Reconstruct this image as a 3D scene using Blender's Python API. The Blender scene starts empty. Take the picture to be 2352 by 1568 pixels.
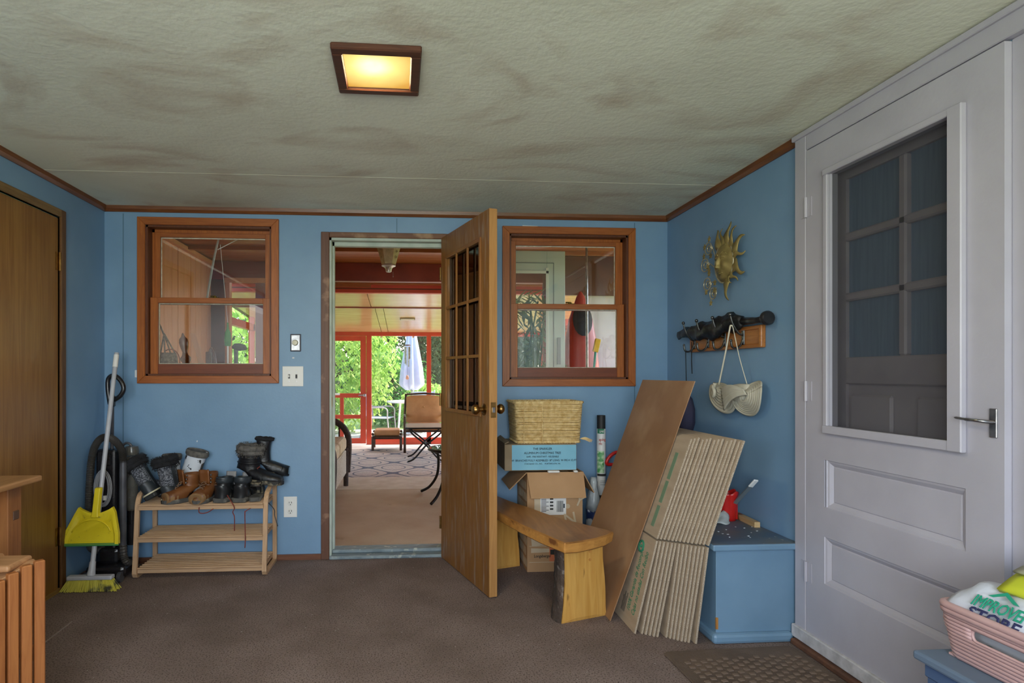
import bpy, bmesh, math, random
from mathutils import Vector, Matrix, Euler
random.seed(7)
SC = bpy.context.scene
COL = SC.collection
R = math.radians
PI = math.pi

# ---------------------------------------------------------------- camera
cd = bpy.data.cameras.new('camera'); cam = bpy.data.objects.new('camera', cd); COL.objects.link(cam)
cam.location = (0, -3.707, 1.17); cam.rotation_euler = (R(90), 0, R(-3.95))
cd.sensor_width = 36; cd.lens = 1330 / 2352 * 36; cd.shift_x = 151 / 2352; cd.shift_y = 74 / 2352
cd.clip_start = 0.05; cd.clip_end = 300
SC.camera = cam
# ---------------------------------------------------------------- world, sun, window and fill light, exposure
w = bpy.data.worlds.new('sky'); SC.world = w; w.use_nodes = True
nt = w.node_tree; bg = nt.nodes['Background']
sky = nt.nodes.new('ShaderNodeTexSky'); sky.sky_type = 'NISHITA'; sky.sun_disc = False
sky.sun_elevation = R(52); sky.sun_rotation = R(40); sky.air_density = 1.0; sky.dust_density = 2.0
nt.links.new(sky.outputs[0], bg.inputs[0]); bg.inputs[1].default_value = 1.05
def lamp(name, kind, loc, rot, energy, color=(1, 1, 1), **kw):
    d = bpy.data.lights.new(name, kind); d.energy = energy; d.color = color
    for k, v in kw.items(): setattr(d, k, v)
    o = bpy.data.objects.new(name, d); COL.objects.link(o); o.location = loc; o.rotation_euler = [R(a) for a in rot]
    return o
s_ = lamp('sun', 'SUN', (6, 4, 12), (0, 0, 0), 10.0, (1.0, .95, .86), angle=R(.6)); s_.rotation_euler = Vector((0, 0, -1)).rotation_difference(Vector((-.72, -.22, -.85))).to_euler()
lamp('front_window_daylight', 'AREA', (-0.25, -5.08, 1.35), (90, 0, 0), 78, (1, .985, .95), shape='RECTANGLE', size=2.1, size_y=1.5)
lamp('side_fill_light', 'AREA', (-1.83, -3.6, 1.45), (90, 0, -90), 8, (1, .99, .96), shape='RECTANGLE', size=1.0, size_y=1.1)  # added fill light for the white screen door, no known source
vs = SC.view_settings; vs.view_transform = 'Standard'; vs.look = 'None'; vs.gamma = 1; vs.use_curve_mapping = False
vs.exposure = 0.0
SC.cycles.use_denoising = True
SC.cycles.max_bounces = 10; SC.cycles.transparent_max_bounces = 24; SC.cycles.diffuse_bounces = 6
SC.cycles.sample_clamp_indirect = 6; SC.cycles.caustics_reflective = False; SC.cycles.caustics_refractive = False

# ---------------------------------------------------------------- materials
def H(s, k=1.0):
    v = [int(s[i:i + 2], 16) / 255 for i in (0, 2, 4)]
    return tuple(min(1, k * (x / 12.92 if x <= .04045 else ((x + .055) / 1.055) ** 2.4)) for x in v) + (1,)
MATS = {}
def mat(name, c1, c2=None, scale=6, stretch=(1, 1, 1), rough=.6, metal=0, bump=0, bscale=None, detail=4, lo=.35, hi=.65,
        dist=0, spec=.5, trans=0, c3=None, s3=20, lo3=.6, hi3=.7, sheen=0, k=1.0, st3=(1, 1, 1), d3=0):
    if name in MATS: return MATS[name]
    m = bpy.data.materials.new(name); m.use_nodes = True; t = m.node_tree; N = t.nodes; L = t.links
    b = N['Principled BSDF']; b.inputs['Roughness'].default_value = rough; b.inputs['Metallic'].default_value = metal
    b.inputs['Specular IOR Level'].default_value = spec
    if sheen: b.inputs['Sheen Weight'].default_value = sheen
    c1 = H(c1, k); b.inputs['Base Color'].default_value = c1
    tc = N.new('ShaderNodeTexCoord')
    def noise(s, st, dd=detail, di=0):
        mp = N.new('ShaderNodeMapping'); mp.inputs['Scale'].default_value = st; L.new(tc.outputs['Object'], mp.inputs[0])
        n = N.new('ShaderNodeTexNoise'); n.inputs['Scale'].default_value = s; n.inputs['Detail'].default_value = dd
        n.inputs['Distortion'].default_value = di; L.new(mp.outputs[0], n.inputs['Vector']); return n
    last = None
    if c2:
        n = noise(scale, stretch, di=dist); r = N.new('ShaderNodeValToRGB')
        r.color_ramp.elements[0].position = lo; r.color_ramp.elements[1].position = hi
        r.color_ramp.elements[0].color = c1; r.color_ramp.elements[1].color = H(c2, k)
        L.new(n.outputs[0], r.inputs[0]); last = r.outputs[0]
    if c3:
        n3 = noise(s3, st3, di=d3); r3 = N.new('ShaderNodeValToRGB')
        r3.color_ramp.elements[0].position = lo3; r3.color_ramp.elements[1].position = hi3
        L.new(n3.outputs[0], r3.inputs[0])
        mx = N.new('ShaderNodeMixRGB'); mx.inputs[2].default_value = H(c3, k); L.new(r3.outputs[0], mx.inputs[0])
        if last: L.new(last, mx.inputs[1])
        else: mx.inputs[1].default_value = c1
        last = mx.outputs[0]
    if last: L.new(last, b.inputs['Base Color'])
    if bump:
        nb = noise(bscale or scale, stretch if not bscale else (1, 1, 1), 6); bp = N.new('ShaderNodeBump')
        bp.inputs['Strength'].default_value = bump; bp.inputs['Distance'].default_value = .01
        L.new(nb.outputs[0], bp.inputs['Height']); L.new(bp.outputs[0], b.inputs['Normal'])
    if trans:
        tr = N.new('ShaderNodeBsdfTransparent'); ms = N.new('ShaderNodeMixShader'); ms.inputs[0].default_value = trans
        out = N['Material Output']; L.new(b.outputs[0], ms.inputs[1]); L.new(tr.outputs[0], ms.inputs[2]); L.new(ms.outputs[0], out.inputs[0])
    MATS[name] = m; return m
def wood(name, c1, c2, axis='z', scale=5, rough=.45, c3=None, k=1.0, ratio=14, bump=.06, lo=.3, hi=.7, **kw):
    st = {'x': (1, ratio, ratio), 'y': (ratio, 1, ratio), 'z': (ratio, ratio, 1)}[axis]
    return mat(name, c1, c2, scale, st, rough, bump=bump, dist=1.2, detail=5, lo=lo, hi=hi, c3=c3, s3=kw.pop('s3', 3), k=k, **kw)
def glass(name, tint=(1, 1, 1, 1), gain=1.0, rough=0.0):
    m = bpy.data.materials.new(name); m.use_nodes = True; t = m.node_tree; N = t.nodes; L = t.links
    tr = N.new('ShaderNodeBsdfTransparent'); tr.inputs[0].default_value = tint
    gl = N.new('ShaderNodeBsdfGlossy'); gl.inputs['Roughness'].default_value = rough
    fr = N.new('ShaderNodeFresnel'); fr.inputs[0].default_value = 1.5
    mu = N.new('ShaderNodeMath'); mu.operation = 'MULTIPLY'; mu.inputs[1].default_value = gain; mu.use_clamp = True
    ms = N.new('ShaderNodeMixShader'); L.new(fr.outputs[0], mu.inputs[0]); L.new(mu.outputs[0], ms.inputs[0])
    L.new(tr.outputs[0], ms.inputs[1]); L.new(gl.outputs[0], ms.inputs[2]); L.new(ms.outputs[0], N['Material Output'].inputs[0])
    MATS[name] = m; return m

# ---------------------------------------------------------------- mesh builder
class B:
    def __init__(s): s.bm = bmesh.new()
    def _add(s, vs, fs):
        v = [s.bm.verts.new(p) for p in vs]
        for f in fs:
            try: s.bm.faces.new([v[i] for i in f])
            except ValueError: pass
        return s
    def box(s, x0, x1, y0, y1, z0, z1, M=None):
        vs = [Vector((x, y, z)) for x in (x0, x1) for y in (y0, y1) for z in (z0, z1)]
        if M: vs = [M @ v for v in vs]
        return s._add(vs, [(0, 1, 3, 2), (4, 6, 7, 5), (0, 4, 5, 1), (2, 3, 7, 6), (0, 2, 6, 4), (1, 5, 7, 3)])
    def bar(s, p0, p1, w, d, up=(0, 0, 1)):
        p0, p1 = Vector(p0), Vector(p1); z = (p1 - p0); l = z.length; z.normalize()
        x = z.cross(Vector(up));
        if x.length < 1e-4: x = z.cross(Vector((0, 1, 0)))
        x.normalize(); y = z.cross(x)
        M = Matrix((x, y, z)).transposed().to_4x4(); M.translation = p0
        return s.box(-w / 2, w / 2, -d / 2, d / 2, 0, l, M)
    def loft(s, rings, cap0=True, cap1=True, closed=True):
        n = len(rings[0]); vs = [p for r in rings for p in r]; fs = []
        for i in range(len(rings) - 1):
            for j in range(n if closed else n - 1):
                k = (j + 1) % n
                fs.append((i * n + j, i * n + k, (i + 1) * n + k, (i + 1) * n + j))
        if cap0 and closed: fs.append(tuple(range(n - 1, -1, -1)))
        if cap1 and closed: fs.append(tuple(range((len(rings) - 1) * n, len(rings) * n)))
        return s._add(vs, fs)
    def tube(s, pts, r, n=8, closed=False, flat=1.0):
        pts = [Vector(p) for p in pts]; m = len(pts); rr = r if isinstance(r, (list, tuple)) else [r] * m
        rings = []; px = None
        for i in range(m):
            a = pts[(i - 1) % m] if (closed or i > 0) else pts[i]
            b = pts[(i + 1) % m] if (closed or i < m - 1) else pts[i]
            t = (b - a).normalized()
            if px is None:
                px = t.cross(Vector((0, 0, 1)))
                if px.length < .1: px = t.cross(Vector((0, 1, 0)))
            px = (px - t * px.dot(t)).normalized(); py = t.cross(px)
            rings.append([pts[i] + px * (rr[i] * math.cos(2 * PI * j / n)) + py * (rr[i] * flat * math.sin(2 * PI * j / n)) for j in range(n)])
        if closed: rings.append(rings[0])
        return s.loft(rings, not closed, not closed)
    def cyl(s, p0, p1, r, r2=None, n=14): return s.tube([p0, p1], [r, r if r2 is None else r2], n)
    def lathe(s, prof, o=(0, 0, 0), axis=(0, 0, 1), n=18, ex=(1, 1)):
        q = Vector((0, 0, 1)).rotation_difference(Vector(axis)); o = Vector(o)
        rings = [[o + q @ Vector((r * ex[0] * math.cos(2 * PI * j / n), r * ex[1] * math.sin(2 * PI * j / n), z)) for j in range(n)] for r, z in prof]
        return s.loft(rings)
    def prism(s, poly, h, M=None):
        M = M or Matrix(); n = len(poly)
        a = [M @ Vector((p[0], p[1], 0)) for p in poly]; b = [M @ Vector((p[0], p[1], h)) for p in poly]
        return s._add(a + b, [tuple(range(n - 1, -1, -1)), tuple(range(n, 2 * n))] + [(i, (i + 1) % n, n + (i + 1) % n, n + i) for i in range(n)])
    def grid(s, fn, nu, nv):
        vs = [Vector(fn(i / nu, j / nv)) for i in range(nu + 1) for j in range(nv + 1)]
        return s._add(vs, [(i * (nv + 1) + j, i * (nv + 1) + j + 1, (i + 1) * (nv + 1) + j + 1, (i + 1) * (nv + 1) + j) for i in range(nu) for j in range(nv)])
    def ball(s, c, r, n=12, sc=(1, 1, 1)):
        c = Vector(c); h = n // 2 + 1
        prof = [(max(1e-4, r * math.sin(PI * i / h)), -r * math.cos(PI * i / h)) for i in range(h + 1)]
        rings = [[c + Vector((q * sc[0] * math.cos(2 * PI * j / n), q * sc[1] * math.sin(2 * PI * j / n), z * sc[2])) for j in range(n)] for q, z in prof]
        return s.loft(rings)
    def quad(s, *p): return s._add([Vector(q) for q in p], [tuple(range(len(p)))])
    def jit(s, a, f=1.0):
        for v in s.bm.verts: v.co += Vector((random.uniform(-a, a), random.uniform(-a, a), random.uniform(-a, a))) * f
        return s
    def tf(s, M):
        bmesh.ops.transform(s.bm, matrix=M, verts=s.bm.verts); return s
    def obj(s, name, m, parent=None, smooth=False, bevel=0, world=False, thick=0, sub=0, seg=1):
        if world and parent is not None: s.tf(mw(parent).inverted())
        bmesh.ops.recalc_face_normals(s.bm, faces=s.bm.faces)
        me = bpy.data.meshes.new(name); s.bm.to_mesh(me); s.bm.free()
        if m is not None: me.materials.append(m)
        if smooth:
            for p in me.polygons: p.use_smooth = True
            if smooth != 'all': me.set_sharp_from_angle(angle=R(42))
        o = bpy.data.objects.new(name, me); COL.objects.link(o)
        if parent is not None: o.parent = parent
        if thick:
            d = o.modifiers.new('s', 'SOLIDIFY'); d.thickness = thick; d.offset = 0
        if bevel:
            d = o.modifiers.new('b', 'BEVEL'); d.width = bevel; d.segments = seg; d.limit_method = 'ANGLE'; d.angle_limit = R(40)
        if sub:
            d = o.modifiers.new('u', 'SUBSURF'); d.levels = sub; d.render_levels = sub
        return o
def mw(o):
    M = Matrix.LocRotScale(o.location, o.rotation_euler.to_quaternion(), o.scale)
    return mw(o.parent) @ M if o.parent else M
def tag(o, label=None, cat=None, group=None, kind=None):
    for k, v in (('label', label), ('category', cat), ('group', group), ('kind', kind)):
        if v: o[k] = v
    return o
def thing(name, label, cat, loc=(0, 0, 0), rz=0, group=None, kind=None):
    o = bpy.data.objects.new(name, None); COL.objects.link(o); o.location = loc; o.rotation_euler = (0, 0, R(rz))
    o.empty_display_size = .05
    return tag(o, label, cat, group, kind)
def copy_tree(o, parent=None):
    c = o.copy(); COL.objects.link(c); c.parent = parent
    for ch in [x for x in o.children]: copy_tree(ch, c)
    return c
def frame_from(o, xd, yd):
    x = Vector(xd).normalized(); y = Vector(yd); y = (y - x * y.dot(x)).normalized(); z = x.cross(y)
    M = Matrix((x, y, z)).transposed().to_4x4(); M.translation = Vector(o); return M
def text(name, body, size, o, xd, yd, m, parent, lift=.0012, sx=1.0, align='LEFT', shear=0, world=True, ex=.0003, bold=.012):
    c = bpy.data.curves.new(name, 'FONT'); c.body = body; c.size = size; c.extrude = ex; c.align_x = align; c.shear = shear; c.resolution_u = 2; c.bevel_depth = bold * size; c.bevel_resolution = 0
    t = bpy.data.objects.new('tmp', c); COL.objects.link(t)
    dg = bpy.context.evaluated_depsgraph_get(); me = bpy.data.meshes.new_from_object(t.evaluated_get(dg))
    COL.objects.unlink(t); bpy.data.objects.remove(t); bpy.data.curves.remove(c)
    M = frame_from(o, xd, yd); M = M @ Matrix.Translation((0, 0, lift)) @ Matrix.Diagonal((sx, 1, 1, 1))
    if world and parent is not None: M = mw(parent).inverted() @ M
    me.transform(M); me.name = name; me.materials.clear(); me.materials.append(m)
    ob = bpy.data.objects.new(name, me); COL.objects.link(ob); ob.parent = parent
    return ob
def arc(c, r, a0, a1, n, plane='xz', r2=None):
    r2 = r if r2 is None else r2; out = []
    for i in range(n + 1):
        a = R(a0 + (a1 - a0) * i / n); u, v = r * math.cos(a), r2 * math.sin(a)
        out.append({'xz': (c[0] + u, c[1], c[2] + v), 'xy': (c[0] + u, c[1] + v, c[2]), 'yz': (c[0], c[1] + u, c[2] + v)}[plane])
    return out
def smoothpts(P, n=6):
    P = [Vector(p) for p in P]; Q = [P[0]] + P + [P[-1]]; out = []
    for i in range(1, len(Q) - 2):
        for k in range(n):
            t = k / n; a, b, c, d = Q[i - 1], Q[i], Q[i + 1], Q[i + 2]
            out.append(.5 * ((2 * b) + (c - a) * t + (2 * a - 5 * b + 4 * c - d) * t * t + (3 * b - a - 3 * c + d) * t ** 3))
    return out + [P[-1]]

# ================================================================ materials of the place
M_BLUE = mat('blue_wall_paint', '7da0c1', '7598b9', 3, rough=.42, bump=.05, bscale=60)
M_CEIL = mat('stained_plaster', 'eef0de', 'e2e3d1', 1.3, rough=.8, bump=.22, bscale=42, detail=6, dist=.8, c3='cfc5b1', s3=1.0, lo3=.5, hi3=.72, d3=2.2, st3=(1, 1.8, 1))
M_CARPET = mat('dark_carpet', '9a8983', '86766f', 3, rough=1, bump=.9, bscale=260, detail=8, c3='5e514c', s3=150, lo3=.50, hi3=.66, spec=.1)
M_TRIMW = wood('stained_trim', '7d4a22', '5c3216', 'x', 4, .35)
M_TRIMY = wood('stained_trim_y', '7d4a22', '5c3216', 'y', 4, .35)
M_WINX = wood('window_wood_x', 'a8612c', '8a4a20', 'x', 5, .4)
M_WINZ = wood('window_wood_z', 'b0662c', '8f4d20', 'z', 5, .4)
M_WIND = wood('window_wood_dark', '7d4026', '6a341f', 'x', 5, .4)
M_JAMB = wood('window_jamb', '6a3a1c', '522a13', 'z', 5, .45)
M_GLASS = glass('clear_glass', (.97, .985, .98, 1), 1.5)
M_PUTTY = mat('white_putty', 'dedccd', 'b9b6a4', 40, rough=.8, bump=.3)
M_WHITE = mat('white_paint', 'bbb8c3', 'b2afba', 4, rough=.35, bump=.06, bscale=50)
M_BRASS = mat('old_brass', 'a8834e', '7c5f36', 30, rough=.3, metal=1)
M_STEEL = mat('worn_steel', 'b9b9bb', '8d8d90', 30, rough=.28, metal=1)
M_BLACK = mat('black_plastic', '1a1a1c', '26262a', 12, rough=.3)
M_INK = mat('dark_ink', '23303a', rough=.7)
M_VENEER = wood('door_veneer', '9a6a36', '83562a', 'z', 3.0, .38, c3='7a4c24', s3=1.2, lo3=.5, hi3=.8, ratio=16)

CZ = 2.205; XL = -1.856; XR = 1.717; YF = -5.15
# ---------------------------------------------------------------- floor and ceiling of the entry room
b = B().box(XL - .1, XR + .1, YF - .1, .02, -.08, 0)
fl = tag(b.obj('floor', M_CARPET), 'dark brown carpet of the entry room', 'floor', kind='structure')
b = B(); rnd = random.Random(31)
for _ in range(260):
    x, y, a, l = rnd.uniform(-1.5, 1.6), rnd.uniform(-3.0, -.2), rnd.uniform(0, 3.1), rnd.uniform(.002, .007)
    b.bar((x, y, .001), (x + l * math.cos(a), y + l * math.sin(a), .0015), .0016, .0012)
o = b.obj('lint', mat('pale_lint', 'b9b0aa', rough=.9), fl); o['kind'] = 'stuff'
b = B().bar((-1.569, -1.15, .001), (-1.574, -.86, .001), .006, .003)
tag(b.obj('trim_6', mat('seam', '9a8d86', rough=.9)), 'pale seam line in the brown carpet by the plain wooden door', 'carpet seam', kind='structure')
ceil = B().box(XL - .1, XR + .1, YF - .1, .1, CZ, CZ + .06).obj('ceiling', M_CEIL)
tag(ceil, 'grey green stained plaster ceiling of the entry room', 'ceiling', kind='structure')
for i, (p0, p1) in enumerate((((.18, YF, CZ + .0006), (.18, 0, CZ + .0006)), ((XL, -.62, CZ + .0003), (XR, -.62, CZ + .0003)))):
    B().bar(p0, p1, .03, .002).obj('seam_tape', M_CEIL, ceil)
# ---------------------------------------------------------------- walls
W1 = (-1.61, -.845, 1.157, 2.092); W2 = (.665, 1.45, 1.135, 2.075); DX0, DX1, DZ = -.484, .262, 2.03
def wall_segments(y0, y1, x0, x1, top):
    b = B()
    xs = [x0, W1[0], W1[1], DX0, DX1, W2[0], W2[1], x1]
    for i in range(7):
        a, c = xs[i], xs[i + 1]
        if i == 1: b.box(a, c, y0, y1, 0, W1[2]); b.box(a, c, y0, y1, W1[3], top)
        elif i == 3: b.box(a, c, y0, y1, DZ, top)
        elif i == 5: b.box(a, c, y0, y1, 0, W2[2]); b.box(a, c, y0, y1, W2[3], top)
        else: b.box(a, c, y0, y1, 0, top)
    return b
wb = wall_segments(0, .07, XL - .08, XR + .08, CZ).obj('wall_back', M_BLUE)
tag(wb, 'blue painted panel wall with doorway and two windows', 'wall', kind='structure')
M_SEAMB = mat('blue_seam', '55788f', rough=.6)
for x in (-1.745, -.06, .57, 1.495):
    z0, z1 = (0.05, 2.16) if x not in (-.06, ) else (2.07, 2.16)
    B().box(x - .0025, x + .0025, -.0015, .002, z0, z1).obj('panel_groove', M_SEAMB, wb)
M_CHIP = mat('chipped_paint', 'd9dde0', rough=.8)
for x, z, sx, sz in ((-1.668, 1.17, .006, .022), (-.71, 1.27, .006, .004), (1.494, 2.0, .008, .08), (1.49, 1.87, .006, .03), (-1.45, .62, .004, .004), (-1.30, .75, .003, .004), (1.2, 2.118, .06, .006), (.8, 2.125, .05, .005)):
    B().box(x - sx, x + sx, -.001, .002, z - sz, z + sz).jit(.0015).obj('paint_chip', M_CHIP, wb)
# left wall with the plain wooden door
LY0, LY1, LZ = -1.245, -.465, 2.01
b = B().box(XL - .07, XL, LY1, .07, 0, CZ).box(XL - .07, XL, YF, LY0, 0, .95).box(XL - .07, XL, YF, LY0, 1.98, CZ)
b.box(XL - .07, XL, YF, -4.15, .95, 1.98).box(XL - .07, XL, -3.05, LY0, .95, 1.98).box(XL - .07, XL, LY0, LY1, LZ, CZ)
wl = b.obj('wall_left', M_BLUE); tag(wl, 'blue side wall with plain wooden slab door', 'wall', kind='structure')
# right wall with the white double door
RY0, RY1 = -2.18, -1.365
b = B().box(XR, XR + .07, -1.29, .07, 0, CZ).box(XR, XR + .07, RY1, -1.29, 0, CZ).box(XR, XR + .07, RY0, RY1, 2.112, CZ).box(XR, XR + .07, YF, RY0, 0, CZ)
wr = b.obj('wall_right', M_BLUE); tag(wr, 'darker blue side wall carrying coat rack and sun ornament', 'wall', kind='structure')
# front wall behind the photographer, with its big window
b = B().box(XL - .07, XR + .07, YF - .07, YF, 0, .55).box(XL - .07, XR + .07, YF - .07, YF, 2.15, CZ)
b.box(XL - .07, -1.35, YF - .07, YF, .55, 2.15).box(1.65, XR + .07, YF - .07, YF, .55, 2.15)
tag(b.obj('wall_front', M_BLUE), 'blue wall with wide window facing the yard', 'wall', kind='structure')
wf = thing('window_3', 'wide window in the wall opposite the doorway', 'window', (.15, YF - .03, .55), kind='structure')
for x in (-1.35, -.35, .65, 1.65): B().box(x - .02, x + .02, YF - .055, YF - .005, .55, 2.15).obj('mullion', M_WHITE, wf, world=True)
for z in (.57, 2.13): B().box(-1.35, 1.65, YF - .055, YF - .005, z - .02, z + .02).obj('rail', M_WHITE, wf, world=True)
for x in (-1.33, -.33, .67): B().box(x, x + .96, YF - .032, YF - .028, .59, 2.11).obj('pane', M_GLASS, wf, world=True)
ws = thing('added_window', 'small unseen window added in the blue side wall to light the white door', 'window', (XL, -3.6, .95), kind='structure')  # invented opening out of view, put in so light reaches the white door
for y in (-4.13, -3.07): B().box(XL - .05, XL - .01, y - .02, y + .02, .95, 1.98).obj('stile', M_WHITE, ws, world=True)
for z in (.97, 1.96): B().box(XL - .05, XL - .01, -4.15, -3.05, z - .02, z + .02).obj('rail', M_WHITE, ws, world=True)
B().box(XL - .032, XL - .028, -4.12, -3.08, .98, 1.95).obj('pane', M_GLASS, ws, world=True)
# ---------------------------------------------------------------- crown and base trim
def crown(name, p0, p1, label, m, inset):
    d = (Vector(p1) - Vector(p0)).normalized(); n = Vector(inset)
    prof = [(0, 0), (0, -.036), (.008, -.036), (.018, -.02), (.022, 0)]
    rings = [[Vector(p) + n * a + Vector((0, 0, z)) for a, z in prof] for p in (p0, p1)]
    tag(B().loft(rings).obj(name, m), label, 'trim', kind='structure')
crown('trim_1', (XL, 0, CZ), (XR, 0, CZ), 'brown wood crown strip above the doorway wall', M_TRIMW, (0, -1, 0))
crown('trim_2', (XL, 0, CZ), (XL, YF, CZ), 'brown wood crown strip above the plain wooden door', M_TRIMY, (1, 0, 0))
crown('trim_3', (XR, 0, CZ), (XR, -1.295, CZ), 'brown wood crown strip above the sun ornament', M_TRIMY, (-1, 0, 0))
for i, (a, c, lab) in enumerate(((XL, DX0 - .052, 'brown baseboard behind the shoe rack'), (DX1 + .05, XR, 'brown baseboard behind the cartons'))):
    tag(B().box(a, c, -.012, 0, 0, .034).obj('baseboard_back', wood('base_wood', '7a4f39', '5f3b2a', 'x')), lab, 'baseboard', kind='structure')
tag(B().box(XL, XL + .012, LY1 + .055, -.013, 0, .03).obj('baseboard_left', MATS['base_wood']), 'short brown baseboard beside the broom', 'baseboard', kind='structure')

# ---------------------------------------------------------------- sash windows
def sash_window(name, label, V):
    x0, x1, z0, z1 = V; zm = z0 + (z1 - z0) * .505
    t = thing(name, label, 'window', ((x0 + x1) / 2, 0, z0), kind='structure')
    c = .047
    P = lambda poly, h, m, nm: B().prism(poly, h, Matrix(((1, 0, 0, 0), (0, 0, 1, -.016), (0, 1, 0, 0), (0, 0, 0, 1)))).obj(nm, m, t, world=True, bevel=.002)
    P([(x0 - c, z1 + c), (x1 + c, z1 + c), (x1, z1), (x0, z1)], .018, M_WINX, 'casing_head')
    P([(x0 - c, z0 - c), (x1 + c, z0 - c), (x1, z0), (x0, z0)], .018, M_WINX, 'casing_sill')
    P([(x0 - c, z0 - c), (x0, z0), (x0, z1), (x0 - c, z1 + c)], .018, M_WINZ, 'casing_side')
    P([(x1 + c, z0 - c), (x1, z0), (x1, z1), (x1 + c, z1 + c)], .018, M_WINZ, 'casing_side')
    b = B().box(x0 - .004, x0 + .012, .002, .14, z0, z1).box(x1 - .012, x1 + .004, .002, .14, z0, z1)
    b.box(x0, x1, .002, .14, z1 - .012, z1 + .004).box(x0, x1, .002, .14, z0 - .004, z0 + .012); b.obj('jamb', M_JAMB, t, world=True)
    b = B().box(x0 + .012, x0 + .026, .066, .072, z0 + .01, z1 - .01).box(x1 - .026, x1 - .012, .066, .072, z0 + .01, z1 - .01).box(x0 + .012, x1 - .012, .066, .072, z1 - .03, z1 - .012)
    b.obj('parting_bead', M_WINZ, t, world=True)
    def sash(nm, y0, y1, za, zb, bot, top, st, mb):
        f = B().box(x0 + .014, x0 + .014 + st, y0, y1, za, zb).obj(nm, M_WINZ, t, world=True, bevel=.0015)
        B().box(x1 - .014 - st, x1 - .014, y0, y1, za, zb).obj('stile', M_WINZ, f, world=True, bevel=.0015)
        B().box(x0 + .014 + st, x1 - .014 - st, y0, y1, zb - top, zb).obj('top_rail', M_WINX, f, world=True, bevel=.0015)
        B().box(x0 + .014 + st, x1 - .014 - st, y0 + .002, y1, za, za + bot).obj('bottom_rail', mb, f, world=True, bevel=.0015)
        gx0, gx1, gz0, gz1 = x0 + .014 + st, x1 - .014 - st, za + bot, zb - top; ym = (y0 + y1) / 2 + .006
        B().box(gx0 - .004, gx1 + .004, ym - .0015, ym + .0015, gz0 - .004, gz1 + .004).obj('pane', M_GLASS, f, world=True)
        p = B().box(gx0, gx0 + .004, ym - .004, ym - .0016, gz0, gz1).box(gx1 - .004, gx1, ym - .004, ym - .0016, gz0, gz1).box(gx0, gx1, ym - .004, ym - .0016, gz0, gz0 + .004).box(gx0, gx1, ym - .004, ym - .0016, gz1 - .005, gz1)
        p.jit(.0008).obj('putty', M_PUTTY, f, world=True)
    sash('upper_sash', .072, .105, zm - .02, z1 - .012, .03, .045, .042, M_WIND)
    sash('lower_sash', .03, .066, z0 + .012, zm + .018, .062, .034, .046, M_WIND)
    xm = (x0 + x1) / 2 + .02
    b = B().box(xm - .03, xm + .03, .036, .062, zm + .018, zm + .022).cyl((xm, .05, zm + .022), (xm, .05, zm + .03), .012).box(xm - .028, xm + .004, .045, .055, zm + .026, zm + .034)
    b.obj('sash_lock', mat('dark_brass', '5a4a22', '3c3018', 40, rough=.4, metal=1), t, world=True)
    return t
sash_window('window_1', 'wood framed sash window above the shoe rack', W1)
sash_window('window_2', 'wood framed sash window above the straw basket', W2)

# ---------------------------------------------------------------- doorway casing and threshold
M_CASE = wood('door_casing', '6e4a36', '583627', 'z', 4, .5, c3='96725a', s3=9, lo3=.62, hi3=.72)
M_CASEX = wood('door_casing_x', '7a5236', '5d3a28', 'x', 4, .5, c3='9a7a5c', s3=9, lo3=.56, hi3=.7)
M_MINT = mat('pale_green_paint', 'b9c4ba', 'a5b3a9', 12, rough=.5)
dw = thing('trim_4', 'worn brown doorway casing with pale green jamb', 'door frame', (-.11, 0, 0), kind='structure')
B().box(DX0 - .052, DX0, -.018, 0, 0, DZ + .034).obj('casing', M_CASE, dw, world=True, bevel=.003)
B().box(DX1, DX1 + .05, -.018, 0, 0, DZ + .034).obj('casing', M_CASE, dw, world=True, bevel=.003)
B().box(DX0, DX1, -.018, 0, DZ, DZ + .034).obj('casing_head', M_CASEX, dw, world=True, bevel=.003)
B().box(DX0, DX0 + .012, -.006, .15, 0, DZ).obj('jamb', M_MINT, dw, world=True)
B().box(DX1 - .012, DX1, -.006, .15, 0, DZ).obj('jamb', M_MINT, dw, world=True)
B().box(DX0, DX1, -.006, .15, DZ - .016, DZ).obj('jamb_head', M_MINT, dw, world=True)
B().box(DX0 + .012, DX0 + .024, .05, .09, 0, DZ - .016).obj('door_stop', M_MINT, dw, world=True)
B().box(DX0 + .012, DX1 - .012, .05, .09, DZ - .04, DZ - .016).obj('door_stop', M_MINT, dw, world=True)
B().box(DX0, DX1, -.03, .15, 0, .022).box(DX0 + .01, DX1 - .01, .03, .13, .022, .045).obj('threshold', mat('grey_blue_sill', '8c9aa0', '6f7f88', 14, (1, 6, 1), rough=.5, c3='b7bfba', s3=20), dw, world=True, bevel=.006)
B().box(DX0 + .012, DX0 + .0135, .01, .035, .96, 1.02).obj('strike_plate', M_BRASS, dw, world=True)

# ---------------------------------------------------------------- open wooden door with nine lights (local x along the leaf)
DW, DT, DH = .72, .045, 2.025
t = thing('door_2', 'open wooden door with nine small panes standing into the room', 'door', (.222, -.03, .006), -73.1, kind='structure')
M_VDK = wood('door_veneer_open', '93662f', '7d5127', 'z', 3.0, .4, c3='9c8878', s3=5, lo3=.52, hi3=.8, ratio=16, st3=(7, 7, 1))
M_EDGE = wood('door_edge', 'b98a52', 'a67642', 'z', 4, .5)
lx0, lx1, lz0, lz1 = .095, .60, .95, 1.88
b = B().box(0, lx0, 0, DT, 0, DH).box(lx1, DW - .004, 0, DT, 0, DH).box(lx0, lx1, 0, DT, 0, lz0).box(lx0, lx1, 0, DT, lz1, DH)
b.obj('leaf', M_VDK, t)
B().box(DW - .004, DW, 0, DT, 0, DH).obj('edge_strip', M_EDGE, t, bevel=.001)
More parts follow.
